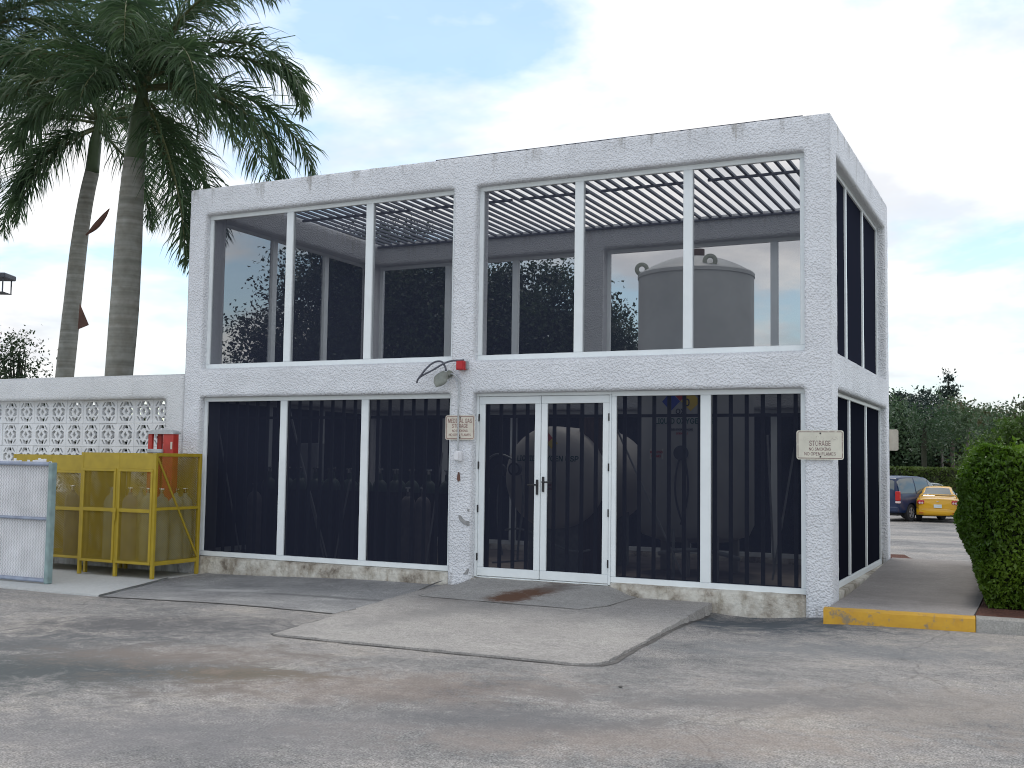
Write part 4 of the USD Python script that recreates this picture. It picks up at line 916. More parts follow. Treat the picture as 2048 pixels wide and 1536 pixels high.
for (x, y, m_, lab) in gB: cylinder('gas_cylinder', lab, (x, y, 0.16), m_, m_, 1.02, 0.115)
RS = thing('cylinder_stand', 'red steel stand with a grey arched top rising out of the yellow cage', 'stand', (at(324, 900, y=-0.42)[0], -0.42, 0.16))
rx = lambda u: at(u, 890, y=-0.42)[0] - at(324, 900, y=-0.42)[0]
rt = at(324, 859, y=-0.42)[2] - 0.16
for (a, c2, m_) in ((rx(297.5), rx(305), 'red_paint'), (rx(308), rx(316), 'red_paint'), (rx(327.5), rx(348), 'red_paint')):
    y0 = 0.06 if a == rx(308) else -0.02
    obj('upright', MB().box(a, c2, y0, y0 + (0.12 if c2 == rx(348) else .05), 0.0 if a > 0 else 0.8, rt - .06, .005).mesh(), m_, RS)
obj('label_plate', MB().box(rx(343), rx(346.5), -.026, -.021, rt - .30, rt - .19).mesh(), 'sign_face', RS)
ar = [(rx(297), rt - .07), (rx(297), rt - .05), (rx(301), rt - .02), (rx(308), rt - .005), (rx(318), rt), (rx(335), rt - .003), (rx(343), rt - .015), (rx(348.5), rt - .045), (rx(348.5), rt - .07)]
t = trimesh.creation.extrude_polygon(Polygon(ar).buffer(0), 0.17, engine='earcut'); obj('top_cap', (np.c_[t.vertices[:, 0], t.vertices[:, 2] - .03, t.vertices[:, 1]], t.faces[:, ::-1]), 'galv', RS)
obj('shelf', MB().box(rx(299), rx(329), -.06, .10, rt - .36, rt - .30, .01).mesh(), 'galv', RS)

# ------------------------------------------------------------------ white slatted chain link panel
g0 = at(93, 1168, z=-0.05); gy = g0[1]
GP = thing('gate_panel', 'chain link gate panel woven with white slats standing in front of the cages', 'gate', (g0[0], gy, -0.05))
gt = at(109, 928, y=gy)[2] + 0.05; gm = at(100, 1038, y=gy)[2] + 0.05
GW = 2.2
for zz, r in ((0.045, .03), (gm, .022), (gt, .03)): obj('rail', MB().tube([(-GW, 0, zz), (-.03, 0, zz)], r, 10).mesh(), 'pipe_blue', GP, smooth=40)
obj('end_post', MB().box(-.03, .045, -.035, .065, 0.0, gt + .02, .012).mesh(), 'pipe_green', GP); obj('end_post', MB().tube([(-GW, 0, 0), (-GW, 0, gt + .02)], .03, 10).mesh(), 'pipe_green', GP, smooth=40)
rng = np.random.default_rng(8); x = -.055
while x > -GW + .05:
    q = rng.normal(0, 1, 3); w_ = .026
    obj('slat', MB().box(x - w_, x + w_, .024, .030, .05 + .012 * q[0], gt + .055 + .016 * q[1], .0012).mesh(), 'pvc_slat', GP); x -= .0545
b = MB(); s_ = .054
pts = [];
for k in range(int(GW / s_)):
    zz = np.arange(.04, gt, s_ / 2); xx = -.04 - k * s_ + (np.arange(len(zz)) % 2) * s_ * .5 - 0.0
    yy = np.where(np.arange(len(zz)) % 2 == 0, .018, .022)
    b.tube(np.c_[xx - s_ * .5, yy, zz], .0026, 4, False)
obj('chain_link', b.mesh(), 'wire', GP)

# ------------------------------------------------------------------ foliage helpers
def leaves(c, size, rng, up=0.3, aspect=0.5, dirs=None):
    """Folded leaf shapes at the points c: two triangles each side of a bent midrib."""
    n = len(c); d = rng.normal(size=(n, 3)) if dirs is None else dirs + rng.normal(size=(n, 3)) * 0.6
    d /= np.linalg.norm(d, axis=1, keepdims=True); nn = rng.normal(size=(n, 3)) * 0.8 + [0, 0, up * 3]
    s = np.cross(nn, d); s /= np.maximum(np.linalg.norm(s, axis=1, keepdims=True), 1e-6); u = np.cross(d, s)
    L = (size * rng.uniform(.65, 1.3, n))[:, None]; w = L * aspect * 0.5
    v = np.stack([c - d * L * .5, c + s * w - d * L * .05 + u * w * .25, c + d * L * .5 - u * L * .08, c - s * w - d * L * .05 + u * w * .25], 1).reshape(-1, 3)
    i = np.arange(n) * 4
    return v, np.vstack([np.stack([i, i + 1, i + 2], 1), np.stack([i, i + 2, i + 3], 1)])


def tree(name, label, base, h, crown, leafm, bark_='bark', seed=0, n_clump=140, per=60, leaf=0.2, spread=0.55, trunk_r=0.15, limbs=6, group=None, conic=False, aspect=0.55, cat='tree'):
    """crown: list of ellipsoids (dx, dy, z, rx, ry, rz) relative to the base."""
    rng = np.random.default_rng(seed); t = thing(name, label, cat, base, 0, group)
    b = MB(); ch = min(c[2] for c in crown); wob = rng.normal(0, .12, (4, 2)) * trunk_r * 4; wob[0] = 0
    tr = np.array([[wob[i, 0], wob[i, 1], (ch + 0.3) * i / 3 - .15] for i in range(4)]); b.tube(spline(tr, 10), np.linspace(trunk_r, trunk_r * .6, 10), 9)
    obj('trunk', b.mesh(), bark_, t, smooth=True)
    lb = MB()
    C = []
    vol = np.array([c[3] * c[4] * c[5] for c in crown]) ** .67; vol = vol / vol.sum()
    for c, vv in zip(crown, vol):
        k = max(3, int(n_clump * vv)); q = rng.normal(size=(k, 3)); q /= np.linalg.norm(q, axis=1, keepdims=True); q *= rng.uniform(.35, 1.0, (k, 1)) ** .5
        q *= 1 + .16 * (meshkit.noise(q * 3 + seed) - .5)[:, None] * 3
        p = q * np.array(c[3:]) + np.array(c[:3]); C.append(p)
        for _ in range(limbs):
            e = p[rng.integers(k)]; mid = (tr[-1] + e) / 2 + rng.normal(0, .1, 3) * c[5]; lb.tube(spline([tr[-1] - [0, 0, .2], mid, e], 6), np.linspace(trunk_r * .45, trunk_r * .07, 6), 5)
    C = np.vstack(C); obj('branches', lb.mesh(), 'twig', t)
    pts = np.repeat(C, per, 0) + rng.normal(size=(len(C) * per, 3)) * spread * np.array([1, 1, .7]) * rng.uniform(.5, 1.2, (len(C), 1)).repeat(per, 0)
    obj('crown', leaves(pts, np.full(len(pts), leaf), rng, .2, aspect), leafm, t)
    return t


# ------------------------------------------------------------------ the big hedge on the right
def hedge_surface(u, w, z):
    return u, w, z


HG = thing('hedge', 'big clipped glossy green hedge right of the walkway', 'hedge', (0, 0, 0))
hx0, hx1, hy0, hy1, hz0, hz1 = 1.27, 5.2, 0.28, 4.9, 0.16, 1.97
rng = np.random.default_rng(21)


def hedge_pts(n, depth):
    """Points in a shell below the hedge's surface, which leans in towards the ground."""
    A_ = np.array([(hy1 - hy0) * (hz1 - hz0), (hx1 - hx0) * (hz1 - hz0), (hx1 - hx0) * (hy1 - hy0) * 1.0]); k = rng.choice(3, n, p=A_ / A_.sum())
    a, b_ = rng.uniform(0, 1, n), rng.uniform(0, 1, n); dd = rng.uniform(0, 1, n) ** 1.3 * depth
    X_ = np.where(k == 0, hx0 + dd, hx0 + a * (hx1 - hx0)); Y_ = np.where(k == 1, hy0 + dd, hy0 + np.where(k == 0, a, b_) * (hy1 - hy0)); Z_ = np.where(k == 2, hz1 - dd, hz0 + b_ * (hz1 - hz0))
    Z_ = np.where(k == 2, hz1 - dd, hz0 + rng.uniform(0, 1, n) * (hz1 - hz0))
    N_ = np.where((k == 0)[:, None], [-1, 0, .3], np.where((k == 1)[:, None], [0, -1, .3], [0, 0, 1.0]))
    return np.stack([X_, Y_, Z_], 1), N_


def hedge_shape(p):
    p = p.copy(); t = np.clip((p[:, 2] - hz0) / (hz1 - hz0), 0, 1)
    inn = np.where(t < .55, (.55 - t) * .62, 0.0); rnd = np.where(t > .78, ((t - .78) / .22) ** 2 * .24, 0.0)
    s = inn + rnd
    p[:, 0] += s * np.clip((hx0 + 1.2 - p[:, 0]) / 1.2, 0, 1); p[:, 1] += s * 0.7 * np.clip((hy0 + 1.2 - p[:, 1]) / 1.2, 0, 1)
    corner = np.clip(.5 - (p[:, 0] - hx0), 0, .5) * np.clip(.5 - (p[:, 1] - hy0), 0, .5); p[:, 0] += corner * .6; p[:, 1] += corner * .6
    bump = (meshkit.fbm(p * 1.9, 3, 5) - .5) * .30
    p[:, 0] += bump * np.clip((hx0 + .6 - p[:, 0]) / .6, 0, 1); p[:, 1] += bump * np.clip((hy0 + .6 - p[:, 1]) / .6, 0, 1); p[:, 2] += bump * .6 * t
    return p


gx, gy, gzv = lines(hx0 + .13, hx1, .16), lines(hy0 + .13, hy1, .16), lines(hz0, hz1 - .12, .16)
v, f = boxel(gx, gy, gzv, np.ones((len(gx) - 1, len(gy) - 1, len(gzv) - 1), bool)); v = hedge_shape(soften(v, f, 2, .5)); obj('branches', (v, f), 'hedge_core', HG, smooth=True)
pts, nr = hedge_pts(125000, .17); pts = hedge_shape(pts); keep = (pts[:, 0] < 3.4)
sh = []
for (x_, y_) in ((1.62, 1.2), (1.75, .9), (2.15, .75), (1.45, 2.6), (2.0, 1.6), (1.3, 3.8), (1.9, .62), (2.3, 1.0)):
    hh = rng.uniform(.08, .22); k = 14; tt = rng.uniform(0, 1, k); sh.append(np.c_[x_ + rng.normal(0, .03, k) + tt * .03, y_ + rng.normal(0, .03, k), hz1 - .03 + tt * hh])
sh = np.vstack(sh); P_ = np.vstack([pts[keep], sh]); N_ = np.vstack([nr[keep] * .5 + [0, 0, .1], np.tile([0, 0, .6], (len(sh), 1))])
obj('foliage', leaves(P_, np.full(len(P_), .063), rng, .25, .55, N_), 'hedge_leaf', HG)

# ------------------------------------------------------------------ palms
def frond(name, t, base, az, el0, droop, L, seed, leafL=0.92, dens=1.0):
    rng = np.random.default_rng(seed); n = 26; s = np.linspace(0, 1, n); el = np.radians(el0) - np.radians(droop) * s ** 1.35; azz = az + rng.normal(0, .10) * s
    d = np.stack([np.cos(el) * np.cos(azz), np.cos(el) * np.sin(azz), np.sin(el)], 1); p = np.array(base) + np.vstack([[0, 0, 0], np.cumsum((d[1:] + d[:-1]) / 2 * L / (n - 1), 0)])
    b = MB(); b.tube(p, np.linspace(.038, .006, n), 5)
    m = int(300 * dens); q = np.sort(rng.uniform(.10, .995, m)); P_ = np.stack([np.interp(q, s, p[:, k]) for k in range(3)], 1); T_ = np.stack([np.interp(q, s, d[:, k]) for k in range(3)], 1); T_ /= np.linalg.norm(T_, axis=1, keepdims=True)
    S_ = np.cross(T_, [0, 0, 1.0]); S_ /= np.maximum(np.linalg.norm(S_, axis=1, keepdims=True), 1e-3); U_ = np.cross(S_, T_)
    sg = rng.choice([-1, 1], m)[:, None]; pl = rng.normal(.12, .55, m)[:, None]
    Ld = (leafL * (np.sin(np.pi * np.clip(q * .86 + .14, 0, 1)) ** .55 * .92 + .1) * rng.uniform(.75, 1.15, m))[:, None]
    D0 = S_ * sg * np.cos(pl) + U_ * np.sin(pl) + T_ * (.42 + .5 * q[:, None]); D0 /= np.linalg.norm(D0, axis=1, keepdims=True)
    D1 = D0 + np.array([0, 0, -.55]) * rng.uniform(.5, 1.3, (m, 1)); D1 /= np.linalg.norm(D1, axis=1, keepdims=True); D2 = D1 + np.array([0, 0, -.75]) * rng.uniform(.5, 1.4, (m, 1)); D2 /= np.linalg.norm(D2, axis=1, keepdims=True)
    a0 = P_; a1 = a0 + D0 * Ld * .36; a2 = a1 + D1 * Ld * .34; a3 = a2 + D2 * Ld * .30
    wv = np.cross(D0, T_ + rng.normal(0, .5, (m, 3))); wv /= np.maximum(np.linalg.norm(wv, axis=1, keepdims=True), 1e-3); w = .0135
    V_ = np.stack([a0 - wv * w * .6, a0 + wv * w * .6, a1 - wv * w, a1 + wv * w, a2 - wv * w * .8, a2 + wv * w * .8, a3], 1).reshape(-1, 3); i = np.arange(m)[:, None] * 7
    F_ = np.vstack([i + np.array([0, 1, 3]), i + np.array([0, 3, 2]), i + np.array([2, 3, 5]), i + np.array([2, 5, 4]), i + np.array([4, 5, 6])])
    fr = obj('frond', b.mesh(), 'palm_rachis', t, smooth=True); obj('leaflets', (V_, F_), 'palm_leaf', fr)


AR = math.atan2(CM[0][1], CM[0][0])     # azimuth of the picture's right


def palm(label, base, trunk, rad, shaft_top, fronds, L, seed, leafL=.92):
    t = thing('palm_tree', label, 'palm tree', base)
    tr = np.array(trunk) - np.array(base); rr = np.interp(np.linspace(0, 1, 24), np.linspace(0, 1, len(rad)), rad)
    obj('trunk', MB().tube(spline(tr, 24), rr, 20).mesh(), 'palm_trunk', t, smooth=True)
    st_ = np.array(shaft_top) - np.array(base); sp_ = spline([tr[-1], (tr[-1] + st_) / 2, st_], 10); obj('crownshaft', MB().tube(sp_, np.r_[np.linspace(rad[-1] * .98, rad[-1] * .86, 6), np.linspace(rad[-1] * .72, .06, 4)], 16).mesh(), 'crownshaft', t, smooth=True)
    for i, (az, e0, dr, ls, off) in enumerate(fronds): frond('frond', t, st_ * 1 + (sp_[-1] - sp_[-4]) * off, az, e0, dr, L * ls, seed * 100 + i, leafL)
    return t


d1 = 19.4
tb = at(241, 745, d=d1); dirn = at(268, 330, d=d1) - tb; gb = tb - dirn * (tb[2] / dirn[2]); crown1 = at(288, 165, d=d1)
tr1 = [gb, at(243, 690, d=d1), at(250, 600, d=d1), at(261, 420, d=d1), at(270, 318, d=d1)]
F1 = [(AR + 0.10, 50, 142, 1.0, 0), (AR + .05, 68, 78, 1.0, 0), (AR + .5, 20, 92, 1.0, -.2), (AR - .75, -48, 38, .95, -.5), (AR - .15, 5, 92, .92, -.3), (AR + PI - .1, 38, 105, 1.05, 0), (AR + PI + .35, 22, 90, 1.05, 0), (AR + PI - .5, 55, 80, 1.0, 0),
      (AR - PI / 2 + .1, 42, 120, 1.0, 0), (AR - PI / 2 - .5, 60, 100, 1.0, 0), (AR - PI / 2 + .6, 25, 105, .95, -.2), (AR + PI / 2, 40, 95, 1.0, 0), (AR + PI / 2 + .6, 62, 85, 1.0, 0), (AR + PI / 2 - .6, 20, 90, 1.0, -.2), (AR + .8, 72, 60, 1.0, 0), (AR + 2.4, 76, 50, 1.0, 0), (AR - 2.6, 10, 95, .95, -.3), (AR - .6, 55, 95, 1.0, 0), (AR + 1.0, -30, 50, .8, -.5), (AR + .25, 40, 100, .85, 0), (AR - PI / 2 - .15, 12, 85, .62, -.2), (AR - PI / 2 - .9, 0, 80, .7, -.4), (AR - .2, -58, 25, .85, -1.0)]
palm('tall royal palm with a thick swollen grey trunk right behind the block wall', tuple(gb), tr1, [.24, .205, .235, .25, .235, .185], crown1, F1, 3.75, 1)
d2 = 25.5
tb = at(130, 748, d=d2); dirn = at(150, 560, d=d2) - tb; gb2 = tb - dirn * (tb[2] / dirn[2]); crown2 = at(196, 240, d=d2)
tr2 = [gb2, at(137, 680, d=d2), at(150, 560, d=d2), at(165, 440, d=d2), at(184, 345, d=d2)]
F2 = [(AR + PI, 30, 110, 1.05, 0), (AR + PI + .4, 5, 95, 1.05, -.2), (AR + PI - .35, 18, 112, 1.0, 0), (AR + PI - .2, -15, 75, .95, -.4), (AR + PI + .7, 45, 95, 1, 0), (AR + .2, 35, 100, .95, 0), (AR - .4, 10, 90, .9, -.2), (AR + .9, 55, 85, .95, 0), (AR - PI / 2, 40, 110, 1.0, 0), (AR - PI / 2 - .7, 20, 105, 1.0, 0), (AR + PI / 2, 30, 95, 1, 0), (AR + 2.2, 65, 70, 1, 0), (AR - 2.2, -32, 52, .82, -.5), (AR - .1, -40, 45, .7, -.5), (AR - PI / 2 - .9, -25, 60, .7, -.5)]
p2 = palm('slimmer leaning royal palm left of the thick trunked palm', tuple(gb2), tr2, [.20, .205, .205, .19, .16], crown2, F2, 3.9, 2)
bo = np.array(gb2); q = [at(160, 607, d=d2 - .15) - bo, at(178, 650, d=d2 - .15) - bo, at(156, 659, d=d2 - .15) - bo]; q2 = [x_ - 0.02 * CM[2] for x_ in q]; mid = (q[0] + q[1]) / 2 + CM[0] * -.03
obj('dead_sheath', MB().add(np.array(q + q2), [[0, 1, 2], [5, 4, 3], [0, 3, 4], [0, 4, 1], [1, 4, 5], [1, 5, 2], [2, 5, 3], [2, 3, 0]]).mesh(), 'dead_sheath', p2)
obj('dead_sheath', MB().tube(spline([at(172, 470, d=d2 - .2) - bo, at(192, 452, d=d2 - .25) - bo, at(210, 430, d=d2 - .3) - bo, at(219, 417, d=d2 - .3) - bo], 10), [.02, .03, .05, .065, .07, .065, .06, .05, .03, .01], 6).mesh(), 'dead_sheath', p2, smooth=True)
d3 = 21.0
c3 = at(-85, 95, d=d3); gb3 = (c3[0] - .1, c3[1], 0); tr3 = [gb3, (c3[0] - .05, c3[1], 3), (c3[0], c3[1], c3[2] - 1.9), (c3[0], c3[1], c3[2] - 1.3)]
F3 = [(AR + .1, 50, 100, 1.0, 0), (AR - .3, 30, 110, 1.0, 0), (AR + .4, 15, 100, .95, 0), (AR - .7, 55, 100, 1, 0), (AR + .9, 60, 90, 1, 0), (AR - 1.3, 40, 110, 1, 0), (AR + 1.8, 40, 90, 1, 0), (AR + PI, 35, 100, 1, 0), (AR - .1, 70, 75, .9, 0), (AR - .5, 0, 85, .9, -.2)]
palm('royal palm whose fronds hang in at the top left corner', gb3, tr3, [.24, .24, .22, .18], c3, F3, 3.7, 3)

# ------------------------------------------------------------------ trees
def place(u, d, z=0.0): p = at(u, 930, d=d); return (p[0], p[1], z)


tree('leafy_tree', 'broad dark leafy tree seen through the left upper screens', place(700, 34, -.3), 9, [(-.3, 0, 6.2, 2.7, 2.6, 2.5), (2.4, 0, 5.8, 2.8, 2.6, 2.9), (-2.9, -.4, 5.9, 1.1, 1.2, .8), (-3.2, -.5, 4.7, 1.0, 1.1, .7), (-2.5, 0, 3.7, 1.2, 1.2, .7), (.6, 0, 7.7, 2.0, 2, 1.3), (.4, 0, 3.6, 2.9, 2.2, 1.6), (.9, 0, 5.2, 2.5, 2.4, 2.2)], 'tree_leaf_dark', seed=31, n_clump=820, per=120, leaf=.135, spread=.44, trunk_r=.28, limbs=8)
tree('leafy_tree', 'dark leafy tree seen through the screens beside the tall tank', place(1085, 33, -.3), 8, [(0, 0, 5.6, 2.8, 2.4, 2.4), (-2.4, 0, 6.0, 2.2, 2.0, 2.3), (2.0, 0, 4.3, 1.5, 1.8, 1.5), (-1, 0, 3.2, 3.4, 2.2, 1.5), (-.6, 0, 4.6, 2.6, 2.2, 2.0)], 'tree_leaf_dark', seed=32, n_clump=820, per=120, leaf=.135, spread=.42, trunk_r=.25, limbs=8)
tree('leafy_tree', 'thin leafy branchy tree peeping over the block wall at the left edge', place(25, 34, 0), 5, [(-.3, 0, 3.9, 1.3, 1.3, 1.3), (1.0, 0, 3.2, 1.0, 1.0, .8), (-.2, 0, 5.0, .5, .5, .5), (-1.8, 0, 3.6, 1.3, 1.2, 1.2)], 'tree_leaf_dark', seed=33, n_clump=150, per=60, leaf=.105, spread=.27, trunk_r=.12, limbs=10)
WH = thing('tall_hedge', 'dark shrubbery glimpsed through the holes of the pierced block wall', 'hedge', (-18.5, 1.1, 0))
qx, qy, qz = lines(0, 7.1, .4), lines(.15, .9, .3), lines(-.1, 2.3, .3)
v, f = boxel(qx, qy, qz, np.ones((len(qx) - 1, len(qy) - 1, len(qz) - 1), bool)); obj('branches', (rough(v, f, .15, 1.0, 4), f), 'hedge_core', WH)
rg = np.random.default_rng(81); n = 7000; obj('foliage', leaves(np.c_[rg.uniform(-.1, 7.15 , n), rg.uniform(-.1, .25, n), rg.uniform(0, 2.45, n)], np.full(n, .13), rg, .2), 'tree_leaf_dark', WH)

DT = 66.0
rowspec = [(1775, 64, 6.0, 'tree_leaf_far', 'grey green tree at the left end of the far row beside the building'), (1835, 66, 6.2, 'tree_leaf_conifer', 'dark dense tree behind the dark blue van'), (1885, 68, 5.9, 'tree_leaf_far', 'grey green rounded tree behind the yellow car'),
           (1925, 66, 6.0, 'tree_leaf_rust', 'tree with rusty brown tints in the far row'), (1968, 72, 6.1, 'tree_leaf_rust', 'rusty leaved tree further right in the far row'), (2010, 76, 6.4, 'tree_leaf_far', 'pale topped tree above the bright green tree'), (2060, 72, 6.6, 'tree_leaf_rust', 'tall tree at the right edge of the far row')]
for i, (u, d, h, lm, lab) in enumerate(rowspec):
    tree('row_tree', lab, place(u, d, -.5), h, [(0, 0, h * .62, 2.0, 1.8, h * .30), (.8, .3, h * .45, 1.8, 1.6, h * .26), (-1.0, -.2, h * .48, 1.6, 1.6, h * .28), (0, 0, h * .84, 1.0, 1.0, h * .17)], lm, 'bark' if i % 2 else 'bark_pale', seed=50 + i, n_clump=190, per=62, leaf=.24, spread=.42, trunk_r=.17, limbs=5, group=None)
tree('conifer', 'narrow pointed conifer rising above the far tree row', place(1897, 76, -.5), 8.6, [(0, 0, 4.5, 1.5, 1.5, 2.2), (0, 0, 6.4, 1.0, 1.0, 1.5), (0.05, 0, 7.8, .5, .5, .9), (0.0, 0, 8.6, .2, .2, .5)], 'tree_leaf_conifer', seed=70, n_clump=150, per=36, leaf=.22, spread=.26, trunk_r=.14, limbs=8, cat='tree')
tree('conifer', 'small pointed conifer tip next to the building edge', place(1797, 74, -.5), 7.2, [(0, 0, 4.6, 1.3, 1.3, 1.9), (0, 0, 6.2, .7, .7, 1.0), (0, 0, 6.9, .3, .3, .5)], 'tree_leaf_conifer', seed=71, n_clump=120, per=36, leaf=.22, spread=.28, trunk_r=.14, limbs=6)
tree('conifer', 'blunt conifer between the building and the tall conifer', place(1842, 73, -.5), 7.4, [(0, 0, 4.8, 1.4, 1.4, 2.0), (0.1, 0, 6.4, .9, .9, 1.0)], 'tree_leaf_conifer', seed=72, n_clump=120, per=36, leaf=.22, spread=.3, trunk_r=.14, limbs=6)
tree('leafy_tree', 'bright green low tree above the right hedge', place(2030, 44, -.5), 4.6, [(-.2, 0, 2.7, 1.9, 1.6, 1.2), (.6, 0, 3.5, 1.4, 1.3, .9), (-1.1, 0, 2.4, .9, .9, .7), (1.8, 0, 3.0, 1.4, 1.4, 1.2)], 'tree_leaf_green', seed=73, n_clump=200, per=50, leaf=.17, spread=.26, trunk_r=.12, limbs=8)
for (u, d, lab, m_) in ((1935, 58, 'slim pale trunk standing left of the big hedge', 'bark_pale'), (1905, 62, 'brownish bare trunk behind the yellow car', 'bark'), (1848, 57, 'dark trunk in front of the clipped far hedge', 'twig'), (1884, 63, 'thin pale trunk under the far trees', 'bark_pale')):
    p = place(u, d, -.5); tt = thing('tree_trunk', lab, 'tree', p); rr = .16 if u != 1884 else .09
    obj('trunk', MB().tube(spline([(0, 0, -.1), (.05, 0, 1.5), (0, .05, 3.0), (.1, 0, 4.4)], 10), np.linspace(rr, rr * .7, 10), 9).mesh(), m_, tt, smooth=True)
    rg = np.random.default_rng(int(u)); c = rg.normal(size=(40, 3)) * [1.0, 1.0, .6] + [0, 0, 4.3]; obj('crown', leaves(np.repeat(c, 30, 0) + rg.normal(0, .3, (1200, 3)), np.full(1200, .24), rg), 'tree_leaf_far', tt)
# clipped hedge at the far side of the lot
hp0, hp1 = np.array(place(1700, 56, 0)[:2]), np.array(place(2080, 55, 0)[:2]); L_ = np.linalg.norm(hp1 - hp0); dh = (hp1 - hp0) / L_; nh = np.array([dh[1], -dh[0]])
FH = thing('clipped_hedge', 'long low clipped hedge along the far side of the car park', 'hedge', (hp0[0], hp0[1], -.5), math.atan2(dh[1], dh[0]))
htop = at(1850, 937, d=56)[2] + .5; qx, qy, qz = lines(0, L_, .4), lines(0, 1.2, .3), lines(0, htop - .08, .3)
v, f = boxel(qx, qy, qz, np.ones((len(qx) - 1, len(qy) - 1, len(qz) - 1), bool)); obj('branches', (rough(v, f, .06, 1.5, 4), f), 'twig', FH)
rg = np.random.default_rng(77); n = 9000; fa = rg.uniform(0, 1, n) < .35; pp = np.c_[rg.uniform(0, L_, n), np.where(fa, rg.uniform(0, 1.2, n), rg.uniform(-.10, .06, n)), np.where(fa, htop - .08 + rg.uniform(0, .12, n), rg.uniform(0, htop, n))]
obj('foliage', leaves(pp, np.full(n, .20), rg, .3), 'hedge_far', FH)
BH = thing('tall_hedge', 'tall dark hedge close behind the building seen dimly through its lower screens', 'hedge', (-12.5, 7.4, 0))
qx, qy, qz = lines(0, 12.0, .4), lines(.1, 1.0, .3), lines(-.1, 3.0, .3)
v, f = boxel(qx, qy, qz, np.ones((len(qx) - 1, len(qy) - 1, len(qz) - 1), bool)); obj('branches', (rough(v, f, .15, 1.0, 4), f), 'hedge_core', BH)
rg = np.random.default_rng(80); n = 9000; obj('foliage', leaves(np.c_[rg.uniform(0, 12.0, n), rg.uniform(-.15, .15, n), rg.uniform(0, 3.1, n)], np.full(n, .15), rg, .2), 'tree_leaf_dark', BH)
# more trees behind, closing the view under the canopy
WD = thing('woodland_edge', 'dense dark undergrowth behind the far trees', 'undergrowth', place(1700, 84, -.5), math.atan2(dh[1], dh[0])); WD.SetCustomDataByKey('kind', 'stuff')
rg = np.random.default_rng(78); n = 26000; pp = np.c_[rg.uniform(-4, 26, n), rg.normal(0, 1.1, n), rg.uniform(0, 1, n) ** .9 * 4.4]; pp[:, 2] *= .75 + .35 * meshkit.noise(np.c_[pp[:, 0] * .35, pp[:, 1] * .1, 0 * pp[:, 0]])
obj('foliage', leaves(pp, np.full(n, .42), rg, .2, .6), 'tree_leaf_dark', WD, kind='stuff')

# ------------------------------------------------------------------ cars
def loft(st, n_half=9):
    """st: rows (x, half width, z bottom, z belt, z top, half width at top). Rings closed, nose to tail."""
    rings = []
    for (x, w, zb, zl, zt, wt) in st:
        half = [(0, zb), (w * .72, zb), (w * .93, zb + .05), (w * .985, zb + .16), (w, zb + (zl - zb) * .55), (w * .985, zl - .08), (w * .955, zl), ((w * .955 + wt) / 2 + .012, (zl + zt) / 2 + .01 * (zt - zl)), (wt, zt - .055 * min(1, (zt - zl) / .2 + .25)), (wt * .86, zt - .008), (0, zt + .012)]
        ring_ = half + [(-a, b_) for a, b_ in half[-2:0:-1]]
        rings.append([(x, a, b_) for a, b_ in ring_])
    return np.array(rings)


